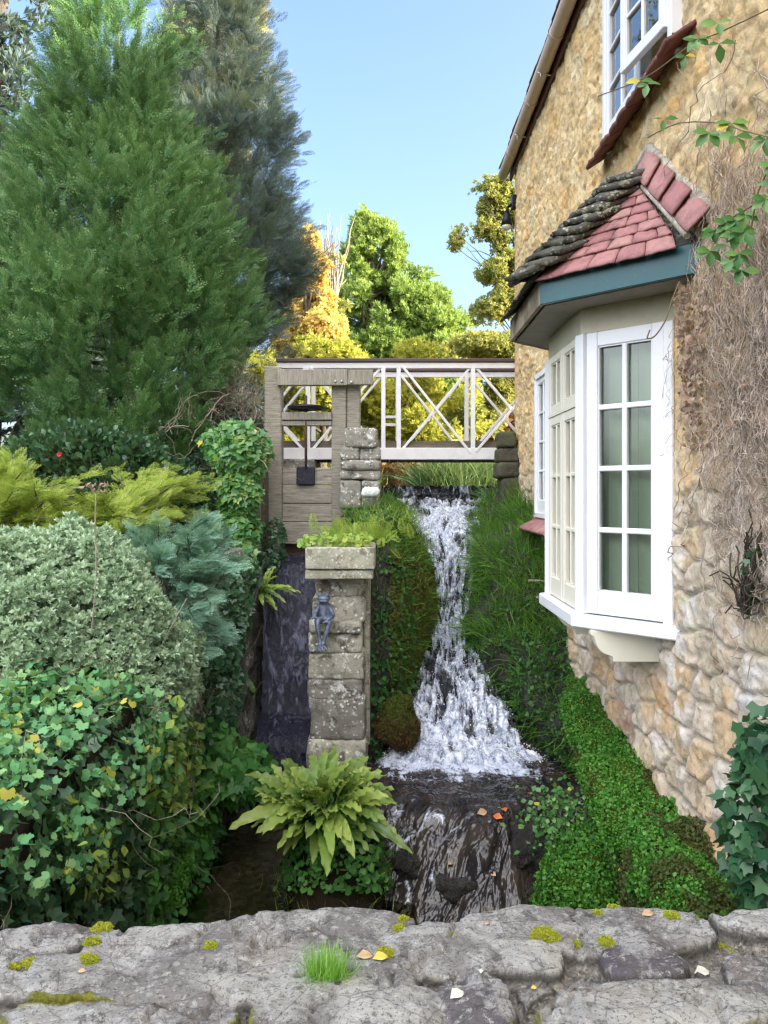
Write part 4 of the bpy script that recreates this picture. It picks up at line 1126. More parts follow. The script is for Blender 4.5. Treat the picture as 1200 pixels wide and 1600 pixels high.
def foamgrid(rows, h, w, seed, amt, amp=.03, sx=13., sy=3.2, fade=0.0):
    """rows: (left, mid, right) points with a foam amount per row"""
    G = loft([r[0] for r in rows], h, w)
    F = cubic(np.array([[r[1]] if np.ndim(r[1]) == 0 else r[1] for r in rows], dtype=float), h)
    F = cubic(np.broadcast_to(F, (h, max(2, F.shape[1]))).T if F.shape[1] == 1 else F.T, w).T
    ds = np.linalg.norm(np.diff(G, axis=0), axis=-1).mean(1); v = np.concatenate([[0], np.cumsum(ds)])
    wd = np.linalg.norm(G[:, -1] - G[:, 0], axis=-1).mean()
    U, Vv = np.meshgrid(np.linspace(0, wd, w), v)
    q = np.stack([U * sx, Vv * sy, 0 * U], -1); wq = q + .9 * np.stack([fbm(q * .7, 3, seed + 1), fbm(q * .7 + 7, 3, seed + 2), 0 * U], -1)
    n1 = ridged(wq, 5, seed); n2 = fbm(q * A(.28, .5, 1), 3, seed + 4)
    f = np.clip((n1 - .60) * 2.3 + n2 * .9 + F, 0, 1)
    un = np.abs(2 * U / wd - 1); f = np.clip(f - fade * sstep(.72, .98, un + .22 * fbm(q * A(.5, .35, 1), 4, seed + 6)), 0, 1)
    nor = gnormals(G)
    nor = np.where(nor[..., 1:2] > 0, -nor, nor)
    G = G + nor * ((f - .3) * amp + fbm(wq * 2.4, 4, seed + 9) * amp * .7)[..., None]
    return G, f, np.stack([U, Vv], -1)
def fr(py, Y, xl, xr, bul=0.0):
    w_ = (xr - xl) * (.07 if py > 815 else 0); xl -= w_; xr += w_
    xs = [xl, xl * .67 + xr * .33, xl * .33 + xr * .67, xr]
    return [P(xs[0], py, Y + .06), P(xs[1], py, Y - bul), P(xs[2], py, Y - bul), P(xs[3], py, Y + .06)]
# weir sheet, steps, chute, fan  (one continuous falling water)
rows = [(fr(762.4, 9.90, 597, 776), -.4), (fr(763.2, 9.84, 597, 776), -.35), (fr(772, 9.82, 600, 775), -.32), (fr(781, 9.80, 604, 772), -.2),
        (fr(785, 9.60, 612, 770), .45), (fr(793, 9.50, 618, 766), .1), (fr(798, 9.25, 622, 762), .42), (fr(807, 9.15, 626, 760), .1), (fr(812, 8.90, 628, 757), .4),
        (fr(822, 8.75, 632, 754), .45), (fr(838, 8.45, 640, 751, .02), .40), (fr(868, 8.20, 651, 748, .03), .36), (fr(900, 8.00, 658, 741, .03), .34), (fr(950, 7.75, 664, 737, .03), .30),
        (fr(1000, 7.45, 669, 738, .03), .30), (fr(1030, 7.15, 660, 747, .06), .42), (fr(1060, 6.90, 648, 764, .08), .50), (fr(1100, 6.60, 637, 784, .10), .50),
        (fr(1145, 6.35, 625, 800, .12), .50), (fr(1172, 6.22, 617, 812, .12), .62), (fr(1186, 6.12, 600, 835, .1), .7), (fr(1196, 6.06, 590, 850, .05), .5)]
G, f, uv = foamgrid([(r, a + .16) for r, a in rows], 1000, 300, 3, 0, .06, 15., 4.6, .65)
structure(grid('waterfall', G, FALL, None, {'foam': f}, uv))
FG = G; FF = f
# black rock under and beside it
rk = []
for r, _ in rows[3:]:
    a, b, c, d = r
    rk.append([a + A(-.42, -.15, .10), a + A(-.16, .10, .02), b + A(0, .16, -.06), c + A(0, .16, -.06), d + A(.16, .10, .02), d + A(.45, -.25, .10)])
rk.append([p + A(0, -.05, -.9) for p in rk[-1]])
RG = loft(rk, 260, 150)
RG = RG + gnormals(RG) * (fbm(RG * 5, 4, 61)[..., None] * .09)
structure(grid('rock_channel', RG, ROCK))
# splashes thrown off the fall: droplets of white water
i = rng.choice(FF.size, 9000, p=((np.clip(FF, 0, 1) ** 2 * (np.arange(1000)[:, None] > 250)) / (np.clip(FF, 0, 1) ** 2 * (np.arange(1000)[:, None] > 250)).sum()).ravel())
pp = FG.reshape(-1, 3)[i] + A(0, -.03, .01) + rv(9000, .020)
acc = Acc(); acc.inst(t_tuft(5, .22, 1.4, 5), pp, rv(9000) + A(0, -.2, -.5), rv(9000), rng.uniform(.004, .015, 9000))
sp = acc.build('spray', simple('white_spray', (.88, .9, .95), .3)); sp['kind'] = 'stuff'

def stream():
    ys = np.concatenate([np.linspace(6.35, 5.45, 150), np.linspace(5.44, 4.7, 260), np.linspace(4.69, 1.5, 60)]); xs = np.linspace(-.32, 1.9, 360)
    X, Y = np.meshgrid(xs, ys)
    q = np.stack([X * 2.2, Y * 1.3, 0 * X], -1)
    yl = 5.36 - .10 * np.sin(X * 3.4) - .14 * sstep(.35, .8, X) + .16 * sstep(.8, 1.2, X) + .07 * fbm(q * 2, 3, 8)
    d = yl - Y
    Z = -2.14 - .62 * sstep(-.10, .85, d) - .05 * np.clip(d, 0, 1) - .03 * np.sin(X * 9 + d * 3) * sstep(0, .3, d)
    AL = np.cumsum(np.concatenate([np.zeros((1, X.shape[1])), np.hypot(np.diff(Y, axis=0), np.diff(Z, axis=0))], 0), 0)
    rocky = sstep(.42, .62, X) * sstep(-.02, .15, d)
    Z = Z + rocky * (.10 * ridged(q * 3, 4, 9) - .02) * sstep(1.2, .3, d)
    ang = np.stack([(X + .45 * np.clip(d, 0, 1)) * 10, AL * 4.5, 0 * X], -1); wq = ang + .8 * np.stack([fbm(ang * .6, 3, 12), fbm(ang * .6 + 4, 3, 13), 0 * X], -1)
    n1 = ridged(wq, 5, 14)
    foam_glint = np.clip((n1 - .62) * 2.2 + fbm(q * 2.5, 3, 15) * .6 + .15, 0, 1)  # foam streaks that also paint swirls of reflected light on the stream
    base = sstep(5.58, 6.06, Y + .30 * fbm(np.stack([X * 7, Y * 9, 0 * X], -1), 4, 17, .6)) * sstep(1.25, .95, X + (6.1 - Y) * .0) * sstep(-.12, .1, X)
    f = np.clip(base * 1.05 + foam_glint * (.50 * sstep(5.35, 5.75, Y)) + foam_glint * sstep(-.05, .12, d) * (.85 * (1 - rocky) + .30 * rocky) * sstep(1.1, .6, X), 0, 1)
    Z = Z + f * .022 + fbm(np.stack([X * 9, Y * 14, 0 * X], -1), 4, 18) * .016 + .03 * base * fbm(np.stack([X * 14, Y * 14, 0 * X], -1), 3, 19)
    return np.stack([X, Y, Z], -1), f * .92, np.stack([X + .45 * np.clip(d, 0, 1), AL], -1)
SG, sf, suv = stream()
structure(grid('stream_water', SG, STREAMW, None, {'foam': sf}, suv))
# left channel: dark slide, its pool, the drop and the quiet brown pool
rows = [([P(412, 868, 7.95), P(450, 868, 7.95), P(500, 868, 7.95)], .0), ([P(413, 885, 7.55), P(450, 884, 7.5), P(500, 885, 7.5)], .02), ([P(412, 960, 7.30), P(450, 960, 7.25), P(500, 960, 7.3)], .06),
        ([P(410, 1040, 7.08), P(450, 1040, 7.05), P(500, 1040, 7.08)], .05), ([P(408, 1108, 6.93), P(450, 1110, 6.9), P(500, 1110, 6.9)], .0), ([P(404, 1122, 6.7), P(450, 1122, 6.7), P(500, 1122, 6.7)], -.3), ([P(400, 1150, 6.35), P(450, 1152, 6.3), P(500, 1152, 6.3)], -.3),
        ([P(396, 1190, 6.25), P(450, 1190, 6.2), P(500, 1190, 6.2)], -.05), ([P(390, 1270, 6.2), P(450, 1275, 6.15), P(500, 1275, 6.15)], 0)]
G, f, uv = foamgrid(rows, 420, 130, 23, 0, .022, 15, 4.5)
def m_slide():
    t = NT('dark_sliding_water'); n = t.noise(1.0, 6, .7, t.co('UV', (30, 11, 1)), .6)
    b = t.bump(n, 1.0, .035)
    w = t.math('MULTIPLY', t.ramp(t.math('ADD', t.attr('foam'), t.math('MULTIPLY', t.math('SUBTRACT', n, .5), 1.6)), [(.32, 0.), (.85, .42)]), 1.0)
    a = t.pbr((.022, .022, .045), .14, b, .9, out=False); c = t.pbr((.42, .45, .62), .4, b, .5, out=False)
    m = t.N('MixShader'); t.L(w, m.inputs[0]); t.L(a, m.inputs[1]); t.L(c, m.inputs[2]); t.L(m.outputs[0], t.out.inputs[0]); return t.m
structure(grid('water_slide', G, m_slide(), None, {'foam': f}, uv))
structure(grid('pool_water', loft([[(-1.55, 1.5, -2.6), (.2, 1.5, -2.6)], [(-1.55, 6.4, -2.6), (.2, 6.4, -2.6)]], 4, 4), POOL))
bd = loft([[(-1.7, 1.4, -2.78), (2.2, 1.4, -2.78)], [(-1.7, 7.0, -2.72), (2.2, 7.0, -2.72)]], 120, 80)
structure(grid('stream_bed', bd + A(0, 0, 1) * (fbm(bd * 6, 4, 3)[..., None] * .03), BED))

# ================================================================== BANKS
def pl(rows): return [[P(*p) for p in r] for r in rows]
def bankgrid(rows, h, w, amp=.05, fq=4, seed=1):
    G = loft(pl(rows), h, w); n = gnormals(G); n = np.where((n * (G - 0)).sum(-1, keepdims=True) > 0, -n, n)
    return G + n * (fbm(G * fq, 4, seed)[..., None] * amp)
RB = bankgrid([[(762, 790, 9.7), (775, 768, 9.4), (790, 762, 9.3), (812, 765, 9.2), (850, 770, 9.1)],
               [(748, 850, 9.0), (753, 818, 8.6), (785, 812, 8.4), (830, 800, 8.3), (875, 800, 8.2)],
               [(744, 950, 8.5), (752, 900, 7.7), (790, 890, 7.4), (852, 880, 7.3), (905, 880, 7.2)],
               [(740, 1020, 8.2), (746, 975, 7.3), (800, 975, 6.9), (868, 975, 6.8), (920, 975, 6.7)],
               [(760, 1100, 7.8), (770, 1055, 6.9), (820, 1060, 6.4), (885, 1050, 6.4), (940, 1050, 6.3)],
               [(800, 1160, 7.3), (808, 1115, 6.5), (848, 1125, 6.0), (892, 1110, 5.9), (960, 1110, 5.8)],
               [(830, 1200, 6.9), (836, 1168, 6.3), (885, 1180, 5.8), (920, 1180, 5.5), (970, 1180, 5.4)],
               [(880, 1260, 6.6), (895, 1240, 6.1), (930, 1250, 5.6), (950, 1255, 5.3), (1000, 1260, 5.2)]], 200, 110, .17, 3.2, 5)
structure(grid('right_bank', RB, ROCK))
LB = bankgrid([[(645, 800, 9.5), (622, 788, 9.0), (600, 782, 8.8), (575, 785, 8.6), (530, 800, 8.5)],
               [(672, 880, 8.9), (652, 845, 8.0), (625, 815, 7.7), (590, 800, 7.4), (540, 812, 7.3)],
               [(682, 960, 8.5), (664, 900, 7.4), (635, 868, 7.0), (600, 845, 6.8), (540, 848, 6.8)],
               [(680, 1010, 8.2), (666, 965, 7.2), (640, 950, 6.7), (605, 930, 6.5), (550, 930, 6.4)],
               [(672, 1050, 7.9), (652, 1030, 7.0), (630, 1030, 6.5), (598, 1020, 6.3), (550, 1020, 6.25)],
               [(645, 1110, 7.6), (632, 1090, 6.8), (610, 1100, 6.4), (588, 1100, 6.2), (545, 1100, 6.2)],
               [(635, 1200, 7.2), (615, 1185, 6.6), (600, 1200, 6.3), (580, 1210, 6.1), (540, 1220, 6.0)]], 160, 90, .11, 4, 6)
structure(grid('left_bank', LB, ROCK))
LG = bankgrid([[(872, 1130, 6.6), (876, 1075, 6.5), (882, 1042, 6.5), (888, 1035, 6.6), (908, 1030, 6.7)],
               [(925, 1215, 5.7), (902, 1150, 5.55), (897, 1098, 5.6), (922, 1085, 5.75), (955, 1080, 5.85)],
               [(935, 1320, 4.9), (922, 1245, 4.8), (914, 1180, 4.85), (950, 1160, 4.97), (1000, 1150, 5.05)],
               [(985, 1430, 4.25), (965, 1345, 4.15), (950, 1265, 4.25), (1000, 1238, 4.38), (1060, 1230, 4.4)],
               [(1030, 1540, 3.7), (1015, 1430, 3.65), (1005, 1335, 3.7), (1060, 1300, 3.82), (1135, 1290, 3.85)],
               [(1080, 1680, 3.2), (1070, 1540, 3.1), (1070, 1420, 3.2), (1130, 1385, 3.3), (1230, 1370, 3.35)],
               [(1150, 1900, 2.6), (1130, 1750, 2.55), (1120, 1580, 2.6), (1230, 1540, 2.7), (1350, 1530, 2.75)]], 200, 90, .11, 4.5, 7)
tag(grid('wall_plinth', LG, MOSSD), 'mossy stone plinth running along the foot of the house wall', 'plinth')
def dome(c, r, h=60, w=90, amp=.08, fq=4, seed=3, full=False):
    th = np.linspace(0, 2 * np.pi, w); ph = np.linspace(0.02, np.pi * (.98 if full else .62), h)
    T, H = np.meshgrid(th, ph)
    n = np.stack([np.cos(T) * np.sin(H), np.sin(T) * np.sin(H), np.cos(H)], -1)
    G = np.array(c) + n * np.array(r)
    d = fbm(G * fq, 4, seed)
    return G + nrm(n / np.array(r)) * (d * amp)[..., None]
DM = dome((1.27, 4.62, -2.75), (.31, .40, .74), seed=9); structure(grid('shore_mound', DM, MOSSD))
FB = dome(P(528, 1440, 5.0), (.33, .42, .85), seed=10); structure(grid('fern_mound', FB, EARTH))
BD = dome(P(620, 1122, 6.12) , (.165, .17, .20), full=True, seed=12, amp=.14, fq=4)
bo = grid('mossy_boulder', BD, MOSSD); tag(bo, 'rounded moss-covered boulder at the left foot of the waterfall', 'boulder')

t_small = (A([0, 0, 0], [-.4, .5, .1], [.4, .5, .1], [0, 1, -.05]), np.array([[0, 2, 1], [1, 2, 3]]))
UP = A(0, 0, 1); CAMD = A(0, -1, 0)
def stuff(o): o['kind'] = 'stuff'; return o
def px_of(p): return 600 + p[:, 0] * 1200 / p[:, 1], 768 - p[:, 2] * 1200 / p[:, 1]
def facing(n, p):
    s = np.sign(-(n * p).sum(-1, keepdims=True)); s[s == 0] = 1
    return n * s

# grass over the right bank
p, n = on_grid(RB, 17000); n = facing(n, p); x, y = px_of(p)
k = (y < 1010) | (rng.random(len(p)) < .25); k &= (fbm(p * 3, 3, 57) > -.25); p, n = p[k], n[k]; m = len(p)
d = n * .5 + UP * rng.uniform(-.5, .9, (m, 1)) + rv(m, .45)
acc = Acc(); acc.inst(t_blade(.017, .9), p - n * .01, d, n + rv(m, .3), rng.uniform(.08, .34, m) * np.interp(p[:, 1], [6, 9], [.8, 1.0]))
stuff(acc.build('bank_grass', G_GRASS))
p, n = on_grid(RB, 24000); n = facing(n, p); x, y = px_of(p); k = (y > 960 + 60 * fbm(p * 3, 2, 3)) | (rng.random(len(p)) < .12); k &= fbm(p * 3.2, 3, 55) > -.16; p, n = p[k], n[k]; m = len(p)
acc = Acc(); acc.inst(t_leaf(.35), p + n * rng.uniform(0, .05, (m, 1)), n * .4 + UP * rng.uniform(-.6, .5, (m, 1)) + rv(m, .5), n + rv(m, .3), .012 + .042 * rng.random(m) ** 2)
stuff(acc.build('bank_foliage', G_DARKM))
# close leaf carpet on the plinth
p, n = on_grid(LG, 90000); n = facing(n, p); x, y = px_of(p)
brown = (y > 1330 + 330 * fbm(p * 5, 4, 4) + (1060 - x) * .35) | (fbm(p * 7, 3, 44) > .42)
bs = dict(); 
for nm_, mt, k in (('plinth_carpet', G_HELX, ~brown), ('plinth_moss', G_OLIVE, brown)):
    q, w = p[k], n[k]; m = len(q); acc = Acc()
    hgt = np.clip(.5 + 1.2 * fbm(q * 9, 3, 71), .05, 1.2); acc.inst(t_small, q + w * (rng.uniform(0, .05, m) * hgt)[:, None], w * .35 + rv(m, .6) - UP * .2, w + rv(m, .45), rng.uniform(.010, .024, m) * (.6 + .6 * hgt))
    stuff(acc.build(nm_, mt))
p, n = on_grid(DM, 26000); n = facing(n, p); m = len(p)
acc = Acc(); acc.inst(t_small, p + n * rng.uniform(0, .04, (m, 1)), n * .3 + rv(m, .6), n + rv(m, .4), rng.uniform(.014, .03, m))
stuff(acc.build('mound_carpet', G_HELX))
# left bank: fine grass and small leaves, moss fur on the channel side
p, n = on_grid(LB, 9000); n = facing(n, p); x, y = px_of(p); k = (x < 640 + 12 * fbm(p * 6, 2, 5)) & (fbm(p * 4, 3, 56) > -.2); p, n = p[k], n[k]; m = len(p)
acc = Acc(); acc.inst(t_leaf(.32), p + n * rng.uniform(0, .06, (m, 1)), n * .4 + UP * rng.uniform(-.8, .5, (m, 1)) + rv(m, .4), n + rv(m, .3), rng.uniform(.025, .06, m))
stuff(acc.build('left_bank_foliage', G_DARKM))
p, n = on_grid(LB, 60000); n = facing(n, p); x, y = px_of(p); k = (x > 608) ; p, n = p[k], n[k]; m = len(p)
acc = Acc(); acc.inst(t_small, p + n * rng.uniform(0, .02, (m, 1)), n * .5 - UP * .4 + rv(m, .5), n + rv(m, .5), rng.uniform(.014, .03, m))
stuff(acc.build('left_bank_moss', foliage('moss_fur', [(.05, .08, .01), (.11, .13, .015), (.16, .12, .02)], None, .15, .8, nscale=2.5, amp=.75)))
p, n = on_grid(LB, 5200); n = facing(n, p); x, y = px_of(p); k = (y < 880) | (rng.random(len(p)) < .25); p, n = p[k], n[k]; m = len(p)
acc = Acc(); acc.inst(t_blade(.016, 1.0), p, n * .6 + UP * rng.uniform(-.3, .9, (m, 1)) + rv(m, .4), n + rv(m, .3), rng.uniform(.10, .26, m))
stuff(acc.build('left_bank_grass', G_GRASS))
p, n = on_grid(BD, 9000); acc = Acc(); n = nrm(p - BD.mean((0, 1))); m = len(p)
acc.inst(t_small, p, n * .5 + rv(m, .5), n + rv(m, .5), rng.uniform(.012, .025, m), np.clip(.75 - .5 * n[:, 2] + rng.normal(size=m) * .15, 0, 1))
acc.build('moss_coat', foliage('boulder_moss', [(.08, .14, .012), (.07, .07, .015), (.10, .055, .02)], None, .1, .8, amp=.35), bo)

# ================================================================== LEFT BANK FACE
def left_face():
    Ys = np.linspace(1.7, 6.9, 190); zs = np.concatenate([np.linspace(-2.75, -.45, 130)])
    Yg, T = np.meshgrid(Ys, np.linspace(0, 1, 130))
    top = np.interp(Yg, [1, 3, 4.5, 6, 7.5], [-1.15, -1.02, -.85, -.42, -.2])
    Z = -2.75 + (top + 2.75) * T
    X = -1.34 + .10 * fbm(np.stack([0 * Yg, Yg * 1.6, Z * 1.6], -1), 3, 71) + .05 * fbm(np.stack([0 * Yg, Yg * 6, Z * 6], -1), 3, 72)
    X = X + .12 * np.exp(-((Z + 1.25) / .45) ** 2) * sstep(5, 3.2, Yg) - .5 * sstep(.93, 1.0, T) - .04 * sstep(4.6, 6, Yg)
    return np.stack([X, Yg, Z], -1)
LF = left_face()
structure(grid('left_bank_face', LF, EARTH))
# ivy and low leaves covering the face
p, n = on_grid(LF, 15000); n = facing(n, p); m = len(p)
acc = Acc(); acc.inst(t_ivy(), p + n * rng.uniform(.01, .09, (m, 1)), -UP * rng.uniform(.2, 1, (m, 1)) + rv(m, .5), n + rv(m, .45) + UP * .3, rng.uniform(.035, .075, m))
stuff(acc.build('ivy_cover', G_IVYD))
p, n = on_grid(LF, 19000); n = facing(n, p); x, y = px_of(p)
def patch(cx, cy, rx, ry): return ((x - cx) / rx) ** 2 + ((y - cy) / ry) ** 2 < 1 + .5 * fbm(p * 9, 2, 6)
k = patch(100, 1150, 140, 95) | patch(40, 1310, 85, 62) | patch(20, 1220, 70, 60)
pg, ng = p[k], n[k]; m = len(pg)
print('geranium leaves', m)
acc = Acc(); acc.inst(t_geran(), pg + ng * rng.uniform(.06, .17, (m, 1)), -UP * .6 + rv(m, .55), ng * .8 + UP * .55 + rv(m, .40), rng.uniform(.020, .052, m))
stuff(acc.build('geranium_patch', G_GER))
k = patch(235, 1185, 55, 75) | patch(100, 1330, 60, 60) | patch(10, 1180, 30, 50)
k &= rng.random(len(p)) < .30
pg, ng = p[k], n[k]; m = len(pg)
acc = Acc(); acc.inst(t_leaf(.34), pg + ng * rng.uniform(.07, .18, (m, 1)), -UP * .5 + rv(m, .6), ng * .8 + UP * .5 + rv(m, .4), rng.uniform(.035, .065, m))
stuff(acc.build('yellowing_bramble', G_YEL))
k = (x > 200) & (y > 1120) & (rng.random(len(p)) < .35); pg, ng = p[k], n[k]; m = len(pg)
acc = Acc(); acc.inst(t_leaf(.36), pg + ng * rng.uniform(.05, .12, (m, 1)), -UP * .5 + rv(m, .6), ng * .8 + UP * .5 + rv(m, .3), rng.uniform(.04, .10, m))
stuff(acc.build('bank_leaves', G_MID))
# straggly dry stems among them
p2, n2 = on_grid(LF, 130); n2 = facing(n2, p2); x2, y2 = px_of(p2); k = (x2 < 330) & (y2 > 1040); p2, n2 = p2[k], n2[k]; m = len(p2)
t = np.linspace(0, 1, 7)[None, :, None]; dd = nrm(rv(m, .7) + n2 * .5)[:, None]; L = rng.uniform(.15, .5, (m, 1, 1))
path = p2[:, None] + n2[:, None] * (.06 + .10 * np.sin(t * 3.1)) + dd * L * t + A(0, 0, -.12) * t ** 2 + .02 * np.cumsum(rng.normal(size=(m, 7, 3)), 1)
V, F = tubes(path, np.full(m, .0016)); stuff(mk('dry_stems', V, F, TWIG))
# helxine patch
hp = loft(pl([[(225, 1290, 5.0), (270, 1275, 5.3), (305, 1265, 5.7), (330, 1275, 6.0)], [(228, 1340, 4.75), (270, 1310, 5.0), (310, 1290, 5.45), (335, 1290, 5.9)], [(235, 1380, 4.55), (268, 1360, 4.75), (300, 1325, 5.2), (332, 1305, 5.8)], [(240, 1430, 4.5), (255, 1415, 4.65), (295, 1350, 5.1), (325, 1320, 5.7)]]), 50, 50)
hp = hp + A(1, -.3, .2) * (.05 + .05 * fbm(hp * 5, 3, 8))[..., None]
p3, n3 = on_grid(hp, 22000); n3 = facing(n3, p3); m = len(p3)
acc = Acc(); acc.inst(t_small, p3 + n3 * rng.uniform(-.02, .03, (m, 1)), n3 * .4 + rv(m, .6), n3 + rv(m, .4), rng.uniform(.014, .026, m)); stuff(acc.build('helxine_carpet', G_HELX))

# ================================================================== SHRUBS
def shrub(name, label, G, n, tm, mat, sc, depth=.08, out=.8, up=.5, group=None, stemmat=TWIG, base=None, cat='shrub', j=.5, rnd=None):
    c = G.reshape(-1, 3).mean(0) if base is None else np.array(base)
    root = thing(name, label, cat, (c[0], c[1], G[..., 2].min()), group)
    p, nn = on_grid(G, n); nn = facing(nn, p) if False else nrm(nn * np.sign(((p - c) * nn).sum(-1, keepdims=True) + 1e-9))
    m = len(p)
    acc = Acc(); acc.inst(tm, p - nn * rng.uniform(0, depth, (m, 1)), nn * out + UP * up + rv(m, j * .6), rv(m) + nn * .3, rng.uniform(sc[0], sc[1], m))
    acc.build('foliage', mat, root)
    k = 60; q, _ = on_grid(G, k); b = A(c[0], c[1], G[..., 2].min()); t = np.linspace(0, 1, 7)[None, :, None]
    path = b + (q[:, None] - b) * t * .97 + A(0, 0, .15) * np.sin(t * 3.14) + .015 * np.cumsum(rng.normal(size=(k, 7, 3)), 1) * t
    V, F = tubes(path, np.linspace(.010, .002, 7)[None] * np.ones((k, 1)), 4); mk('branches', V, F, stemmat, root)
    return root
HB = dome((-1.90, 4.30, -.99), (.82, .78, .76), 110, 170, .20, 2.4, 5, True)
HB = HB + nrm(HB - A(-1.9, 4.3, -.99)) * (ridged(HB * 5.5, 3, 50)[..., None] - .6) * .20
hb = shrub('hebe_bush', 'large rounded grey-green hebe mound filling the middle left', HB, 36000, t_tuft(10, .14, 1.15, 3), G_HEBE, (.026, .058), .10, .9, .35)
# trailing junipers
def feather(name, label, base, tips, n_sp, tm, mat, sc, lift=.2, cat='shrub', wob=.10):
    root = thing(name, label, cat, base); acc = Acc(); paths = []
    for tp in tips:
        tp = np.array(tp); b = np.array(base) + rv(1, .12)[0] * A(1, 1, .3); t = np.linspace(0, 1, 12)[:, None]
        L = np.linalg.norm(tp - b)
        path = b + (tp - b) * t + A(0, 0, lift * L) * np.sin(t * math.pi * .85) + wob * L * t * nrm(rv(1))[0] * np.sin(t * 5)
        paths.append(path)
        i = rng.uniform(.22, 1, n_sp) ** .7; ii = i * 11; a = np.clip(ii.astype(int), 0, 10); f = (ii - a)[:, None]
        pos = path[a] * (1 - f) + path[a + 1] * f; tan = nrm(path[a + 1] - path[a])
        side = nrm(np.cross(tan, UP)) * rng.choice([-1, 1], n_sp)[:, None]
        d = tan * .75 + side * rng.uniform(.1, .9, (n_sp, 1)) + UP * rng.uniform(-.1, .35, (n_sp, 1)) + rv(n_sp, .15)
        acc.inst(tm, pos, d, UP + rv(n_sp, .45) - A(0, .35, 0), rng.uniform(sc[0], sc[1], n_sp) * (1.15 - .4 * i))
    acc.build('foliage', mat, root)
    V, F = tubes(np.array(paths), np.linspace(.012, .002, 12)[None] * np.ones((len(paths), 1)), 4); mk('branches', V, F, BARK, root)
    return root
SPR = t_spray(8, .72, .013, 4, 2, .44); SPR2 = t_spray(6, .66, .019, 5, 1, .40)
def rtips(boxes, n, seed):
    r = np.random.default_rng(seed); T = []
    for _ in range(n):
        x0, x1, y0, y1, Y0, Y1 = boxes[r.integers(len(boxes))]
        T.append(P(r.uniform(x0, x1), r.uniform(y0, y1), r.uniform(Y0, Y1)))
    return T
feather('golden_juniper', 'low spreading yellow-green juniper on the far left under the tall conifer', P(40, 830, 5.6), rtips([(-60, 60, 715, 800, 5.0, 6.2), (40, 150, 745, 840, 4.9, 6.0), (-40, 100, 780, 860, 4.9, 5.3)], 46, 1), 36, SPR, G_YJUN, (.10, .19), .12)
feather('golden_juniper', 'low spreading yellow-green juniper between the grey mound and the garden steps', P(170, 850, 5.5), rtips([(170, 330, 755, 830, 5.0, 6.4), (120, 260, 780, 860, 4.9, 5.6), (240, 320, 745, 790, 5.8, 6.5)], 54, 2), 36, SPR, G_YJUN, (.09, .17), .12)
feather('blue_juniper', 'blue-green juniper with feathery sprays spilling toward the ivy pier', P(255, 960, 5.2), rtips([(195, 350, 825, 900, 4.6, 5.2), (240, 365, 860, 950, 4.5, 5.1), (255, 345, 930, 1020, 4.4, 4.9)], 110, 3), 42, SPR, G_BJUN, (.09, .18), .12)
# dark undergrowth below the conifer
UG = dome(P(150, 780, 7.1), (1.15, .7, .60), 60, 90, .28, 2.2, 15)
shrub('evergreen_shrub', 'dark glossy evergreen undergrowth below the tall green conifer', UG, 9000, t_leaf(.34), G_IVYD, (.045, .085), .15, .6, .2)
UG2 = dome(P(350, 720, 8.3), (.6, .5, .55), 40, 60, .2, 2.4, 16)
shrub('evergreen_shrub', 'small dark shrub in the gap behind the ivy-covered pier', UG2, 2600, t_leaf(.34), G_IVYD, (.045, .08), .15, .6, .2)
# ivy on the pier
def ivyclad(name, label, blobs, n, sc, mat, stem_top):
    root = thing(name, label, 'ivy', stem_top); acc = Acc()
    for (c, r, w) in blobs:
        m = int(n * w); u = sphere_pts(m); u[:, 1] = -np.abs(u[:, 1]) * 1.0 + (rng.random(m) < .12) * .6
        p = np.array(c) + u * np.array(r) * rng.uniform(.85, 1.15, (m, 1)); p = p + .05 * fbm(p * 6, 3, 8)[:, None] * u
        acc.inst(t_ivy(), p, -UP * .8 + rv(m, .5) + u * .2, u * .7 + A(0, -.4, .4) + rv(m, .42), rng.uniform(sc[0], sc[1], m))
    acc.build('leaves', mat, root)
    k = 40; b = np.array(stem_top); t = np.linspace(0, 1, 9)[None, :, None]; c = np.array([blobs[i % len(blobs)][0] for i in range(k)])
    e = c + sphere_pts(k) * np.array(blobs[0][1]) * .9; path = b + (e - b[None])[:, None] * t + .02 * np.cumsum(rng.normal(size=(k, 9, 3)), 1) * t
    V, F = tubes(path, np.full(k, .004)); mk('stems', V, F, BARK, root)
    return root
ivyclad('ivy_plant', 'bright green ivy heaped over the squat pier left of the sluice', [(P(376, 705, 7.25), (.25, .28, .24), .34), (P(372, 770, 7.2), (.20, .24, .26), .26), (P(368, 835, 7.1), (.20, .22, .24), .24), (P(355, 690, 7.3), (.24, .2, .12), .1), (P(372, 880, 6.9), (.16, .2, .16), .08)], 4600, (.045, .085), G_IVY, P(372, 900, 7.2))
ivyclad('ivy_plant', 'dark ivy hanging down the channel wall below the blue-green juniper', [(P(355, 960, 6.3), (.18, .35, .35), .35), (P(345, 1060, 6.0), (.15, .4, .4), .4), (P(385, 900, 6.9), (.12, .2, .2), .1), (P(300, 1010, 5.4), (.14, .3, .3), .15)], 3600, (.035, .065), G_IVYD, P(350, 1120, 6.1))
ivyclad('ivy_plant', 'leafy green plant at the water edge between the dark slide and the small ferns', [(P(365, 1205, 5.7), (.24, .25, .18), .6), (P(330, 1170, 5.7), (.18, .2, .16), .2), (P(385, 1180, 6.0), (.14, .2, .12), .2)], 620, (.07, .12), G_MID, P(350, 1290, 5.7))
ivyclad('ivy_plant', 'dark ivy at the foot of the oak sluice post', [(P(432, 845, 7.5), (.10, .1, .22), .6), (P(418, 880, 7.3), (.09, .1, .12), .4)], 420, (.03, .055), G_IVYD, P(425, 890, 7.4))
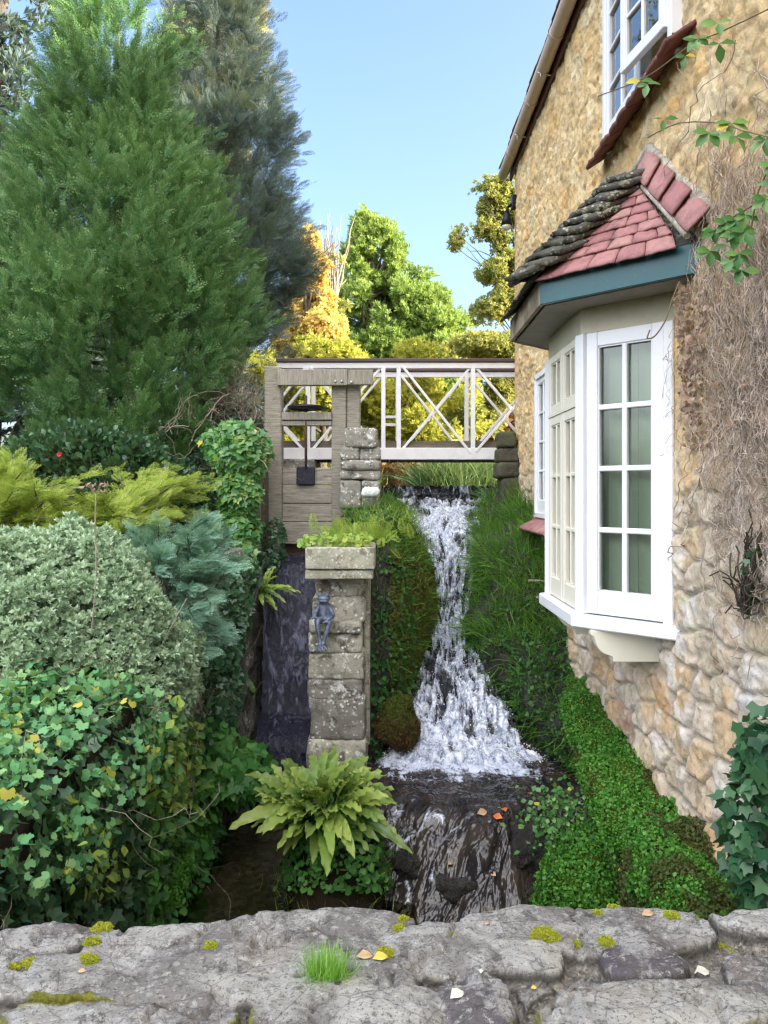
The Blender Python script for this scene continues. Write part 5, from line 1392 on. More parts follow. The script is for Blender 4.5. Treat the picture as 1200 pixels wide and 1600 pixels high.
ivyclad('ivy_plant', 'glossy blue-green ivy hanging at the right edge against the stone wall', [(P(1190, 1180, 2.9), (.10, .1, .14), .28), (P(1178, 1270, 2.88), (.11, .1, .16), .36), (P(1185, 1350, 2.86), (.10, .1, .14), .26), (P(1215, 1250, 2.8), (.14, .1, .4), .1)], 620, (.035, .075), G_IVYB, P(1215, 1420, 2.9))
ivyclad('ivy_plant', 'small sprig of ivy climbing the wall between the bay and the right edge', [(P(1168, 910, 3.2), (.03, .03, .14), .6), (P(1176, 870, 3.15), (.03, .03, .08), .4)], 46, (.028, .045), G_IVYD, P(1160, 960, 3.2))

# hart's tongue ferns: each frond a long wavy strap
def fronds(name, label, base, n, L, W, spread, mat=G_FERN, cat='fern', seed=1, up=.55, droop=.9, cam_bias=.35):
    r = np.random.default_rng(seed); root = thing(name, label, cat, base); acc = Acc(); 
    for i in range(n):
        a = r.uniform(0, 2 * math.pi); el = r.uniform(.05, 1.25); k = 15; s = np.linspace(0, 1, k); l = L * r.uniform(.65, 1.1)
        d = A(math.cos(a) * math.cos(el), math.sin(a) * math.cos(el) - cam_bias * r.random(), math.sin(el) * up * 1.7); d /= np.linalg.norm(d)
        h = A(d[0], d[1], 0); h /= max(np.linalg.norm(h), .1)
        b = np.array(base) + A(math.cos(a), math.sin(a), 0) * spread * r.random() + A(0, 0, r.uniform(-.06, .04))
        ax = b + d * (s * l)[:, None] + A(0, 0, -1) * (droop * l * .45 * s ** 2.2 * (.4 + .6 * math.cos(el)))[:, None] + h * (.10 * l * s ** 2)[:, None]
        tan = nrm(np.gradient(ax, axis=0)); sd = nrm(np.cross(tan, UP + A(0, -.55, 0))); sd = nrm(sd + .3 * math.sin(a * 7) * UP); nn = np.cross(sd, tan)
        w = W * np.minimum(1, (s * 9) ** .8) * (1 - s ** 3) ** .6 * r.uniform(.8, 1.2) + .001
        ph = r.uniform(0, 6); wav = .34 * W
        V = []
        for q in range(k):
            z1 = wav * math.sin(q * 2.3 + ph); z2 = wav * math.sin(q * 2.3 + ph + 2)
            V += [ax[q] - sd[q] * w[q] * (1 + .15 * math.sin(q * 2.9 + ph)) + nn[q] * (z1 + w[q] * .25), ax[q] - sd[q] * w[q] * .5 + nn[q] * w[q] * .18, ax[q], ax[q] + sd[q] * w[q] * .5 + nn[q] * w[q] * .18, ax[q] + sd[q] * w[q] * (1 + .15 * math.sin(q * 3.1 + ph)) + nn[q] * (z2 + w[q] * .25)]
        V = np.array(V); F = []
        for q in range(k - 1):
            for c in range(4): o = q * 5 + c; F += [[o, o + 1, o + 6], [o, o + 6, o + 5]]
        V = V - ORG[root.name]
        f = np.array(F); acc.V.append(V + ORG[root.name]); acc.F.append(f + acc.n); acc.n += len(V); acc.r.append(np.full(len(V), r.random())); acc.t.append(np.repeat(s, 5))
    o = acc.build('fronds', mat, root, smooth=True); return root
fronds('hart_tongue_fern', 'big clump of yellow-green strap-leaved fern in front of the stone column', P(503, 1262, 4.95), 170, .40, .040, .20, seed=4, up=.8, cam_bias=.4)
fronds('hart_tongue_fern', 'small strap-leaved fern on the bank above the brown pool', P(297, 1250, 5.0), 14, .24, .016, .02, seed=5)
fronds('hart_tongue_fern', 'strap-leaved fern leaning over the dark slide below the sluice', P(404, 925, 7.0), 22, .34, .022, .05, seed=6)
fronds('hart_tongue_fern', 'single pale strap leaf growing from the channel wall beside the slide', P(398, 1085, 6.5), 2, .24, .02, .02, seed=19)
# rounded low leaves and grass below the big fern
p, n = on_grid(FB, 5200); n = facing(n, p); x, y = px_of(p); m = len(p)
acc = Acc(); k = (y < 1390); acc.inst(t_geran(), (p + n * rng.uniform(.02, .07, (m, 1)))[k], (-UP * .5 + rv(m, .5))[k], (n + UP * .3 + rv(m, .3))[k], rng.uniform(.025, .05, m)[k]); stuff(acc.build('mound_leaves', G_MID))
m = 1500; q = P(520, 1402, 4.85) + rv(m, 1) * A(.13, .10, .03); q[:, 2] = np.clip(q[:, 2], -2.64, -2.4)
acc = Acc(); acc.inst(t_blade(.02, .8), q, UP + rv(m, .5), rv(m), rng.uniform(.06, .16, m)); m2 = 500; q = P(545, 1352, 5.0) + rv(m2, 1) * A(.14, .1, .05)
acc.inst(t_blade(.02, .8), q, UP + rv(m2, .5), rv(m2), rng.uniform(.08, .18, m2)); stuff(acc.build('mound_grass', G_GRASSL))
# trough planting: crinkled pale leaves, ferny fronds, grass
tp = thing('trough_plant', 'pale yellow-green low plant filling the left of the stone trough', 'plant', P(520, 853, 5.85)); acc = Acc()
m = 420; u = rng.random((m, 3)); q = np.stack([np.interp(u[:, 0], [0, 1], [P(468, 0, 5.7)[0], P(578, 0, 5.7)[0]]), 5.66 + .45 * u[:, 1], -.405 + .07 * u[:, 2] * np.interp(u[:, 0], [0, .3, 1], [.6, 1.2, 1.0])], -1)
acc.inst(t_geran(), q, rv(m, .6) + A(0, -.4, -.2), UP + A(0, -.6, 0) + rv(m, .35), rng.uniform(.025, .05, m)); acc.build('leaves', G_YEL, tp)
tf = thing('fern', 'pale feathery fern and grass growing behind the stone trough', 'fern', P(585, 845, 6.6)); acc = Acc()
m = 90; q = P(570, 842, 6.5) + rv(m, 1) * A(.17, .16, .03); acc.inst(t_spray(12, 1.15, .02, 8, 2, .30), q, UP * .9 + rv(m, .55) - A(0, .3, 0), A(0, -1, .5) + rv(m, .4), rng.uniform(.09, .19, m)); acc.build('fronds', G_GRASSL, tf)
m = 700; q = P(598, 815, 7.4) + rv(m, 1) * A(.15, .3, .05); acc = Acc(); acc.inst(t_blade(.018, .9), q, UP + rv(m, .45), rv(m), rng.uniform(.09, .21, m)); acc.build('blades', G_GRASSL, tf)

# small white-flowered cress on the right shore
cr = thing('watercress', 'pale green leafy sprig trailing over the mound at the right of the stream', 'plant', P(862, 1300, 5.0)); acc = Acc()
m = 420; q = P(868, 1275, 4.75) + rv(m, 1) * A(.10, .10, .09); acc.inst(t_leaf(.42), q, UP * .3 + rv(m, .7), UP + CAMD * .6 + rv(m, .4), rng.uniform(.022, .045, m))
m = 130; q = P(890, 1355, 4.6) + rv(m, 1) * A(.07, .07, .09); acc.inst(t_leaf(.42), q, UP * .3 + rv(m, .7), UP + CAMD * .6 + rv(m, .4), rng.uniform(.02, .04, m)); acc.build('leaves', G_IVY, cr)
pa = np.stack([np.cumsum(np.concatenate([P(868, 1320, 4.75)[None], nrm(rv(7, .6) + A(0, -.2, -.5)) * .03]), 0) for _ in range(24)]); V, F = tubes(pa, np.full(24, .002)); mk('stems', V, F, TWIG, cr)

# dark wet rocks breaking the lower cascade
for i, (px, py, Y, sx, sz, lab) in enumerate([(768, 1305, 5.15, .24, .16, 'dark wet rock in the middle of the lower cascade, leaves caught above it'), (838, 1318, 5.0, .22, .18, 'dark wet rock at the right edge of the lower cascade below the leafy sprig'), (716, 1372, 4.98, .18, .12, 'small wet rock low in the cascade, left of centre'),
                                            (812, 1385, 4.92, .28, .16, 'broad wet rock at the foot of the lower cascade just above the parapet'), (868, 1372, 4.85, .20, .16, 'wet rock against the green mound at the right foot of the cascade'), (634, 1345, 5.05, .12, .14, 'wet rock on the left side of the lower cascade beside the fern mound')]):
    c = P(px, py, Y)
    tag(block((c[0], c[1] + .02, c[2] - .02), (sx * 1.35, .36, sz * 1.1), ROCK, 'wet_rock', None, 120 + i, rnd=.07, amp=.085, cuts=24), lab, 'rock', 'wet rocks in the lower cascade')

# low growth over the earth of the left bank
m = 16000; gx = rng.uniform(-6.5, -1.5, m); gy = rng.uniform(1.5, 9.5, m); gz = np.interp(gy, [-6, 1, 3, 4.5, 6, 7.5, 10], [-1.75, -1.7, -1.5, -1.2, -.62, -.30, -.05]) + rng.uniform(.0, .10, m)
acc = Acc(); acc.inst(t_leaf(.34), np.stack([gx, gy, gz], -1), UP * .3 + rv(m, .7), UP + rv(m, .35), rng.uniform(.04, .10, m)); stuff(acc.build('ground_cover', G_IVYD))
# ================================================================== BIG CONIFER (plumes of feathery sprays)
def conifer(name, label, cx, Y, prof, n, mat, tm, sc, plume, base_z, group=None, ry=.8, up=.8, front=.78, jit=.14, nper=9, trunk_r=.12, gap=None):
    """prof: (z, radius) list; the crown is built of plumes, each an upright cluster of sprays"""
    root = thing(name, label, 'tree', (cx, Y, base_z), group)
    z = np.array([p[0] for p in prof]); r = np.array([p[1] for p in prof])
    zs = np.linspace(z.min(), z.max(), 400); rs = np.interp(zs, z, r); w = (rs + .25); w /= w.sum()
    zi = rng.choice(zs, n, p=w) + rng.uniform(-.02, .02, n)
    a = rng.uniform(0, 2 * math.pi, n); a = np.where(rng.random(n) < front, -np.abs(((a % math.pi))) , a)
    R = np.interp(zi, z, r) * rng.choice([1, .86, .7, .45], n, p=[.56, .22, .12, .10])
    dirn = np.stack([np.cos(a), np.sin(a), 0 * a], -1)
    c = np.stack([cx + np.cos(a) * R, Y + np.sin(a) * R * ry, zi], -1)
    bump = 1 + .0 * zi; c = c + dirn * (fbm(c * 1.7, 3, 9)[:, None] * jit * 2.2 + rng.normal(size=(n, 1)) * jit * .5)
    if gap is not None:
        k = (fbm(c * gap[0], 3, 31) > gap[1]) | (np.hypot(c[:, 0] - cx, (c[:, 1] - Y) / ry) < np.interp(zi, z, r) * .80); c, dirn, zi = c[k], dirn[k], zi[k]; n = len(c)
    acc = Acc(); pd = nrm(UP * up + dirn * .75 + rv(n, .18)); Lp = rng.uniform(plume[0], plume[1], n)
    hue = rng.random(n)
    for j in range(nper):
        t = j / nper; pos = c + pd * (Lp * t)[:, None] + rv(n, .03) * Lp[:, None]
        sd = nrm(np.cross(pd, rv(n)))
        d = pd * (.55 + .5 * t) + sd * (.85 * (1 - t)) + dirn * .15
        acc.inst(tm, pos, d, dirn + rv(n, .55) + A(0, -.2, 0), rng.uniform(sc[0], sc[1], n) * (1.1 - .5 * t), np.clip(hue * .6 + rng.random(n) * .4, 0, 1))
    acc.build('crown', mat, root)
    zt = z.max(); MB().tube([(cx, Y, base_z - .1), (cx + .03, Y, (base_z + zt) / 2), (cx, Y, zt - .1)], [trunk_r, trunk_r * .6, .01], 9).build('trunk', BARK, root)
    k = 90; zz = rng.uniform(base_z + .3, zt * .9, k); aa = rng.uniform(0, 6.28, k); rr = np.interp(zz, z, r) * .9
    t = np.linspace(0, 1, 6)[None, :, None]; s = np.stack([np.full(k, cx), np.full(k, Y), zz - .1], -1); e = np.stack([cx + np.cos(aa) * rr, Y + np.sin(aa) * rr * ry, zz + rr * .35], -1)
    V, F = tubes(s[:, None] + (e - s)[:, None] * t + A(0, 0, -.15) * np.sin(t * 3.14), np.linspace(.02, .004, 6)[None] * np.ones((k, 1)), 4); mk('limbs', V, F, BARK, root)
    return root
CY = 7.7
pw = lambda px, Y=CY: (px - 600) * Y / 1200; pz = lambda py, Y=CY: (768 - py) * Y / 1200
cxm = pw(150)
conifer('conifer', 'tall dense green conifer with upright feathery plumes filling the upper left', cxm, CY + .6,
        [(pz(790), .8), (pz(690), .8), (pz(650), .95), (pz(580), 1.15), (pz(500), 1.24), (pz(400), 1.17), (pz(300), .93), (pz(200), .68), (pz(100), .52), (pz(0), .32), (pz(-60), .1)],
        4600, G_LEY, SPR2, (.12, .22), (.2, .42), -.3, ry=.85, front=.74, jit=.18, nper=10, gap=(2.3, -.08))
# blue-grey conifer behind it
BY = 10.6
qz = lambda py: (768 - py) * BY / 1200; qx = lambda px: (px - 600) * BY / 1200
conifer('conifer', 'thin blue-grey conifer with ragged open branches right behind the tall green one', qx(340), BY,
        [(qz(560), .4), (qz(520), .6), (qz(480), .85), (qz(420), .92), (qz(380), .86), (qz(340), .72), (qz(300), .92), (qz(250), .86), (qz(210), .45), (qz(150), .35), (qz(80), .26), (qz(0), .16), (qz(-120), .1)],
        2500, G_BLUE, SPR, (.17, .31), (.3, .6), -.1, ry=.9, up=.45, front=.6, jit=.17, nper=8, gap=(1.7, -.05))
# ================================================================== BACKGROUND TREES
def tree(name, label, base, blobs, n, mat, tm, sc, cat='tree', group=None, gapf=1.2, gapt=-.1, up=.3, tr=.12, inner=.45, limbs=True, droop=0.0):
    root = thing(name, label, cat, base, group); b = np.array(base)
    C = np.array([x[0] for x in blobs], dtype=float); R = np.array([x[1] for x in blobs], dtype=float)
    w = (R ** 2).sum(1); w /= w.sum(); i = rng.choice(len(blobs), n, p=w)
    u = sphere_pts(n); f = rng.uniform(inner, 1.08, (n, 1))
    p = C[i] + u * R[i] * f
    p = p + u * R[i] * fbm(p * gapf * 1.3, 3, 3)[:, None] * .35
    k = fbm(p * gapf, 4, 21) > gapt; p, u = p[k], u[k]; m = len(p)
    acc = Acc(); acc.inst(tm, p, u * .7 + UP * up + rv(m, .5) - UP * droop, rv(m) + u * .3, rng.uniform(sc[0], sc[1], m)); acc.build('crown', mat, root)
    top = C[np.argmax(C[:, 2])]
    t = np.linspace(0, 1, 8); path = b + (top - b) * t[:, None] + .12 * np.stack([np.sin(t * 5), np.cos(t * 4), 0 * t], -1) * t[:, None]
    MB().tube(list(map(tuple, path)), list(np.linspace(tr, tr * .15, 8)), 8).build('trunk', BARK, root)
    if limbs:
        k = max(18, len(blobs) * 3); j = rng.integers(0, len(blobs), k); e = C[j] + sphere_pts(k) * R[j] * .9; s = path[np.clip(((e[:, 2] - b[2]) / max(.1, top[2] - b[2]) * 6).astype(int), 0, 6)]
        tt = np.linspace(0, 1, 8)[None, :, None]; pth = s[:, None] + (e - s)[:, None] * tt + .05 * np.cumsum(rng.normal(size=(k, 8, 3)), 1) * tt
        V, F = tubes(pth, np.linspace(tr * .35, tr * .04, 8)[None] * np.ones((k, 1)), 4); mk('limbs', V, F, BARK, root)
    return root
def bl(px, py, Y, rx, rz, ry=None): s = Y / 1200; return (P(px, py, Y), (rx * s, (ry or rx) * s, rz * s))
TU = t_tuft(7, .20, 1.3, 9); TUL = t_tuft(9, .09, .8, 10)
Y1 = 24
prof1 = [(352, 568, 16), (368, 588, 34), (395, 590, 48), (430, 600, 62), (465, 612, 80), (500, 622, 92), (540, 625, 98), (590, 622, 104), (640, 620, 100)]
tree('cypress_tree', 'broad cone-shaped green tree, sunlit on its right, rising behind the footbridge', P(592, 770, Y1), [bl(c + o * r * .55, y + abs(o) * 8, Y1, r * .58, 24) for (y, c, r) in prof1 for o in (-1, 0, 1)], 36000, G_T1, TUL, (.15, .30), gapf=.9, gapt=-.16, up=.45, tr=.3)
tree('autumn_tree', 'bright orange-yellow tree squeezed between the blue-grey conifer and the green cone', P(490, 775, 17), [bl(480, 385, 17, 16, 26), bl(486, 425, 17, 28, 30), bl(490, 470, 17, 34, 32), bl(488, 512, 17, 46, 30), bl(466, 535, 17, 36, 26), bl(505, 560, 17, 36, 24)], 14000, G_TY, TU, (.09, .18), gapf=1.8, gapt=-.12, tr=.1, up=.5)
tree('bare_tree', 'nearly leafless pale twiggy tree beside the orange-yellow one', P(518, 775, 20), [bl(515, 375, 20, 16, 26), bl(520, 420, 20, 20, 28), bl(524, 470, 20, 20, 30)], 700, G_TO, TU, (.14, .24), gapf=1.5, gapt=.05, tr=.10)
bm_ = []
for k in range(70):
    s = P(518 + rng.normal() * 5, rng.uniform(430, 560), 20); e = P(516 + rng.normal() * 15, rng.uniform(342, 450), 20 + rng.normal() * .4)
    bm_.append(s + (e - s) * np.linspace(0, 1, 8)[:, None] + .04 * np.cumsum(rng.normal(size=(8, 3)), 0) * np.linspace(0, 1, 8)[:, None])
V, F = tubes(np.array(bm_), np.linspace(.03, .008, 8)[None] * np.ones((70, 1)), 4)
tag(mk('bare_sapling', V, F, TWIG), 'pale bare upright twigs catching the sun left of the green cone-shaped tree', 'sapling')
tree('pine_tree', 'low golden-green tree just above the left end of the bridge handrail', P(500, 775, 14.5), [bl(505, 550, 14.5, 55, 26), bl(460, 575, 14.5, 36, 30), bl(545, 575, 14.5, 38, 26), bl(500, 620, 14.5, 60, 40), bl(450, 650, 14.5, 40, 40)], 12000, G_TG, TUL, (.09, .18), gapf=1.7, gapt=-.06)
tree('pine_tree', 'golden-green tree filling the middle bays of the bridge railing', P(655, 775, 16), [bl(655, 560, 16, 42, 22), bl(620, 600, 16, 50, 34), bl(690, 610, 16, 52, 36), bl(575, 640, 16, 44, 36), bl(650, 665, 16, 60, 36), bl(720, 675, 16, 40, 30)], 12000, G_TG, TUL, (.10, .19), gapf=1.5, gapt=-.02)
tree('pine_tree', 'paler green tree behind the right bay of the bridge railing', P(745, 775, 18), [bl(730, 570, 18, 46, 34), bl(775, 600, 18, 40, 40), bl(735, 650, 18, 44, 32)], 4200, G_TO, TUL, (.16, .3), gapf=1.1, gapt=-.05)
tree('pine_tree', 'dark-stemmed shrubby tree behind the left bay of the bridge railing', P(405, 775, 16), [bl(400, 600, 16, 60, 40), bl(420, 660, 16, 60, 40), bl(350, 650, 16, 60, 50)], 5200, G_TG, TUL, (.14, .27), gapf=1.3, gapt=-.08)
tree('russet_bush', 'low russet bush right of the railing, near the house corner', P(780, 775, 19), [bl(780, 690, 19, 40, 28), bl(810, 680, 19, 40, 30), bl(745, 715, 19, 30, 22)], 2600, G_RUS, TU, (.16, .3), 'bush', tr=.06)
tree('thin_tree', 'sparse olive-leaved tree leaning out from behind the house corner', P(850, 775, 15), [bl(745, 350, 15, 34, 26), bl(768, 305, 15, 34, 28), bl(790, 350, 15, 34, 40), bl(722, 378, 15, 18, 13), bl(800, 300, 15, 30, 30), bl(775, 425, 15, 32, 20), bl(800, 400, 15, 30, 30), bl(768, 490, 15, 34, 22), bl(795, 470, 15, 30, 30), bl(755, 540, 15, 46, 18), bl(800, 540, 15, 30, 22)], 24000, G_TO, TU, (.05, .10), gapf=2.4, gapt=-.06, tr=.07, inner=.15)
tree('far_tree', 'sunlit yellow-topped conifer showing behind the top of the blue-grey one', P(330, 775, 15), [bl(360, 20, 15, 45, 30), bl(330, 60, 15, 60, 60), bl(310, 150, 15, 60, 80), bl(350, -40, 15, 50, 50), bl(320, 280, 15, 60, 90)], 4200, foliage('pale_conifer', [(.22, .20, .10), (.36, .30, .16), (.42, .42, .08)], None, .3, .6, nscale=.8), SPR, (.3, .5), gapf=1.2, gapt=-.12, tr=.2, up=.5)
tree('far_tree', 'dark tree peeping out at the top left corner behind the tall conifer', P(-20, 775, 14), [bl(0, 60, 14, 60, 90), bl(0, 200, 14, 110, 90), bl(20, -60, 14, 70, 70), bl(-30, 380, 14, 140, 160), bl(120, 420, 14, 130, 160), bl(60, 620, 14, 160, 160), bl(230, 600, 14, 150, 150), bl(340, 680, 14, 90, 90)], 12000, G_BLUE, TUL, (.2, .36), gapf=1.0, gapt=-.16, tr=.2)
tree('hedge_row', 'distant golden hedge closing the view below the tall trees', P(600, 778, 27), [bl(x, 690 + 12 * math.sin(x), 27, 60, 60) for x in range(360, 900, 52)], 9000, G_TG, TU, (.28, .5), 'hedge', gapf=.8, gapt=-.12, tr=.1)
# reeds and russet clump on the far shore of the pond
def clump(name, label, c, rx, ry, n, mat, L, w=.014, bend=.8):
    m = n; q = np.array(c) + rv(m, 1) * A(rx, ry, .02); q[:, 0] = np.clip(q[:, 0], c[0] - rx * 2, c[0] + rx * 2)
    acc = Acc(); acc.inst(t_blade(w, bend, 6), q, UP + rv(m, .32), rv(m), rng.uniform(L * .6, L * 1.1, m)); o = acc.build(name, mat); return tag(o, label, 'reeds' if 'reed' in name else 'shrub')
clump('reed_clump', 'arching green reeds beyond the weir, left clump under the bridge', (1.02, 12.2, -.15), .22, .3, 2600, G_REED, .85)
clump('reed_clump', 'arching green reeds beyond the weir, right clump next to the mossy pier', (1.62, 12.6, -.15), .26, .3, 2600, G_REED, .85)
clump('reed_clump', 'short pale reeds seen under the bridge between gate board and pier', (-1.0, 12.6, -.1), .45, .3, 1500, G_GRASSL, .6)
tree('russet_bush', 'pinkish-brown bush beyond the weir, seen low under the bridge', P(615, 775, 15), [bl(600, 745, 15, 40, 30), bl(640, 740, 15, 30, 26), bl(560, 745, 15, 36, 28)], 4200, G_RUS, TU, (.07, .14), 'bush', tr=.04)
# ================================================================== TWIGS, VINES, CREEPER
def walk(starts, dirs, k, step, wob, grav=0.0, pull=.15):
    n = len(starts); out = [starts]; d = nrm(dirs)
    for _ in range(k - 1):
        d = nrm(d + rng.normal(size=(n, 3)) * wob + A(0, 0, grav)); out.append(out[-1] + d * step[:, None])
    return np.stack(out, 1)
st_ = np.array([P(rng.uniform(330, 400), rng.uniform(590, 690), rng.uniform(7.9, 8.4)) for _ in range(260)])
W = walk(st_, rv(260, .6) + UP * .7 + A(.3, -.2, 0), 12, rng.uniform(.03, .075, 260), .35)
V, F = tubes(W, np.linspace(.0035, .0010, 12)[None] * np.ones((260, 1)))
tw = thing('twiggy_shrub', 'tangle of pale leafless twigs beside the top of the left sluice post', 'shrub', P(385, 720, 7.6)); mk('branches', V, F, TWIG, tw)
q = W[:, 4:, :].reshape(-1, 3); q = q[rng.choice(len(q), 900)]; acc = Acc(); acc.inst(t_leaf(.3), q, rv(900), rv(900), rng.uniform(.012, .028, 900)); acc.build('leaves', G_DEAD, tw)
st_ = np.array([P(rng.uniform(250, 400), rng.uniform(640, 740), rng.uniform(6.9, 7.6)) for _ in range(30)])
W = walk(st_, rv(30, .7) + UP * .5 + A(.4, -.2, 0), 14, rng.uniform(.03, .06, 30), .28)
V, F = tubes(W, np.linspace(.005, .0015, 14)[None] * np.ones((30, 1))); stuff(mk('dead_branches', V, F, TWIG))
# dead creeper on the house wall
def wx(y, z, off=.0):
    """distance of the rough wall face at (y, z)"""
    i = np.clip(((np.asarray(y) - 2.4) / 7.0 * 520 + 40).astype(int), 0, G0.shape[1] - 1); j = np.clip(((np.asarray(z) + 2.9) / 6.92 * 499).astype(int), 0, 499)
    return G0[j, i, 0] - off
G0, _, _, _ = wall_grid()
def onwall(path, lo, hi):
    o = rng.uniform(lo, hi, (len(path), 1)) + .012 * np.abs(rng.normal(size=path.shape[:2]))
    q = path.copy(); q[..., 0] = wx(path[..., 1], path[..., 2]) - o; return q
def vines(n, box, k, step, rad, wob, grav, down=True, lo=.004, hi=.05):
    px0, px1, py0, py1 = box
    s = []
    while len(s) < n:
        px = rng.uniform(px0, px1); py = rng.uniform(py0, py1); Y = 1.58 * 1200 / (px - 600)
        s.append([1.55, Y, (768 - py) * Y / 1200])
    s = np.array(s); d = np.stack([np.zeros(n), rng.normal(size=n) * .5, (-1 if down else 1) * np.ones(n)], -1)
    w = walk(s, d, k, rng.uniform(step[0], step[1], n), wob, grav); w = onwall(w, lo, hi)
    return w, rng.uniform(rad[0], rad[1], n)
cv = thing('dead_creeper', 'mat of dead brown creeper stems clinging to the wall right of the bay window', 'creeper', (1.5, 3.5, -1.2)); VV = []; FF_ = []; nn_ = 0
for (n, box, k, step, rad, wob, grav) in [(560, (1115, 1330, 200, 560), 18, (.02, .05), (.0007, .0020), .36, -.12), (460, (1070, 1330, 430, 640), 18, (.018, .045), (.0007, .0018), .45, -.1),
                                       (380, (1120, 1330, 600, 800), 18, (.015, .04), (.0007, .0018), .45, -.1), (60, (1060, 1300, 60, 420), 30, (.03, .06), (.0012, .0035), .22, -.1),
                                       (40, (1080, 1330, 500, 800), 22, (.03, .05), (.0015, .0035), .25, -.1), (130, (1130, 1330, 780, 960), 14, (.012, .03), (.001, .0024), .55, -.1)]:
    w, r = vines(n, box, k, step, rad, wob, grav); V, F = tubes(w, r); VV.append(V); FF_.append(F + nn_); nn_ += len(V)
mk('stems', np.concatenate(VV), np.concatenate(FF_), VINE, cv)
m = 420; py = rng.uniform(440, 700, m); px = 1062 + rng.exponential(26, m) + (py - 440) * .05; Y = 1.56 * 1200 / (px - 600); z = (768 - py) * Y / 1200
q = np.stack([wx(Y, z) - rng.uniform(.01, .06, m), Y, z], -1); acc = Acc(); acc.inst(t_leaf(.4, .15, .3), q, -UP + rv(m, .6), A(-1, -.6, .2) + rv(m, .5), rng.uniform(.02, .048, m)); acc.build('dead_leaves', G_DEAD, cv)
def creeper(name, label, pts, leaves, mat=G_IVY, sc=(.045, .075), r=.0035):
    pts = np.array([P(*p) for p in pts]); c = cubic(pts, 40); c = c + .006 * fbm(c * 14, 2, 5)[:, None]
    root = thing(name, label, 'creeper', c[-1]); V, F = tubes(c[None], np.full(1, r), 5); mk('stem', V, F, STEM, root)
    acc = Acc()
    for (t, n) in leaves:
        b = c[int(t * 39)]; e = b + A(rng.uniform(-.04, .04), -.03, rng.uniform(-.07, .02))
        for a in np.linspace(-1.3, 1.3, n):
            d = A(math.sin(a), -.1, -math.cos(a) + .3) + rv(1, .15)[0]
            acc.inst(t_leaf(.27, .08, .12), e[None], d[None], (A(-.3, -1, .5) + rv(1, .25)[0])[None], rng.uniform(sc[0], sc[1], 1))
    if acc.V: acc.build('leaves', mat, root)
    return root
creeper('creeper_shoot', 'long dark creeper shoot arching in from the top right above the drip tiles', [(935, 150, 3.9), (1010, 120, 3.6), (1080, 70, 3.3), (1130, 48, 3.1), (1230, 0, 2.9)], [(.45, 3), (.52, 3), (.6, 4), (.68, 3), (.3, 3), (.25, 2), (.75, 3)], r=.003)
creeper('creeper_shoot', 'thin red-brown creeper shoot with pale leaflets level with the roof apex', [(1012, 215, 3.8), (1060, 193, 3.5), (1120, 192, 3.2), (1165, 205, 3.0), (1230, 222, 2.8)], [(.5, 5), (.56, 5), (.62, 4), (.2, 3), (.8, 5), (.9, 5)], sc=(.045, .08), r=.003)
creeper('creeper_shoot', 'leafy creeper spray reaching over the right end of the teal roof fascia', [(1100, 372, 3.3), (1130, 350, 3.2), (1160, 330, 3.1), (1230, 290, 2.9)], [(.02, 5), (.12, 5), (.25, 5), (.38, 5), (.5, 5), (.6, 5), (.7, 5), (.85, 5)], sc=(.045, .075))
creeper('creeper_shoot', 'leafy creeper spray at the right edge between roof apex and fascia', [(1135, 420, 3.1), (1165, 390, 3.0), (1185, 300, 2.9), (1215, 240, 2.8)], [(.05, 4), (.2, 5), (.35, 5), (.5, 5), (.62, 5), (.75, 5), (.85, 4)], sc=(.04, .07))
creeper('creeper_shoot', 'bare curling vine end hanging in front of the bay window top', [(1062, 440, 3.9), (1050, 470, 3.85), (1040, 500, 3.8), (1024, 524, 3.8), (1012, 528, 3.8), (1016, 515, 3.8)], [], r=.004)
# ================================================================== DRY STALKS, FLOWER, LEAVES, MOSS, GRASS ON THE PARAPET
def stalk(label, pts, r=.003):
    c = cubic(np.array([P(*p) for p in pts]), 16); V, F = tubes(c[None], np.full(1, r), 5); return tag(mk('dry_stalk', V, F, TWIG), label, 'stalk')
root = thing('dead_flower_stem', 'tall dry flower stem with brown head standing in front of the grey-green mound', 'stem', P(143, 990, 3.55))
V, F = tubes(cubic(np.array([P(143, 990, 3.55), P(150, 900, 3.5), P(149, 820, 3.5), P(150, 765, 3.5)]), 20)[None], np.full(1, .003), 5); mk('stem', V, F, TWIG, root)
acc = Acc(); m = 26; acc.inst(t_leaf(.25), P(152, 760, 3.5) + rv(m, .012) * A(2.4, 1, .8), rv(m), rv(m), rng.uniform(.02, .04, m)); acc.build('seed_head', G_DEAD, root)
stalk('thin dry stalk slanting over the lower right of the grey-green mound', [(252, 1010, 4.1), (275, 965, 4.1), (292, 935, 4.1)])
stalk('short upright dry stalk in front of the blue-green juniper', [(243, 950, 4.5), (246, 920, 4.5), (244, 890, 4.5)])
fl = thing('red_flower', 'single small red flower in the dark undergrowth', 'flower', P(93, 725, 6.2)); m = 12; a = np.linspace(0, 6.28, m, endpoint=False)
acc = Acc(); acc.inst(t_leaf(.4, .1, .1), np.repeat(P(93, 710, 6.2)[None], m, 0), np.stack([np.cos(a), -.5 + 0 * a, np.sin(a)], -1), np.tile(A(0, -1, .2), (m, 1)) + rv(m, .3), np.full(m, .022)); acc.build('petals', PETAL, fl)
V, F = tubes(np.array([[P(93, 725, 6.2), P(93, 718, 6.2), P(93, 711, 6.2)]]), np.full(1, .002)); mk('stem', V, F, STEM, fl)
def leaf_on(p, sz, mat, label, a, n=(0, -.3, 1), name='fallen_leaf'):
    acc = Acc(); acc.inst(t_leaf(.34, .10, .16), np.array([p]), A(math.cos(a), math.sin(a), .1)[None], A(*n)[None], [sz]); o = acc.build(name, mat); return tag(o, label, 'leaf', None)
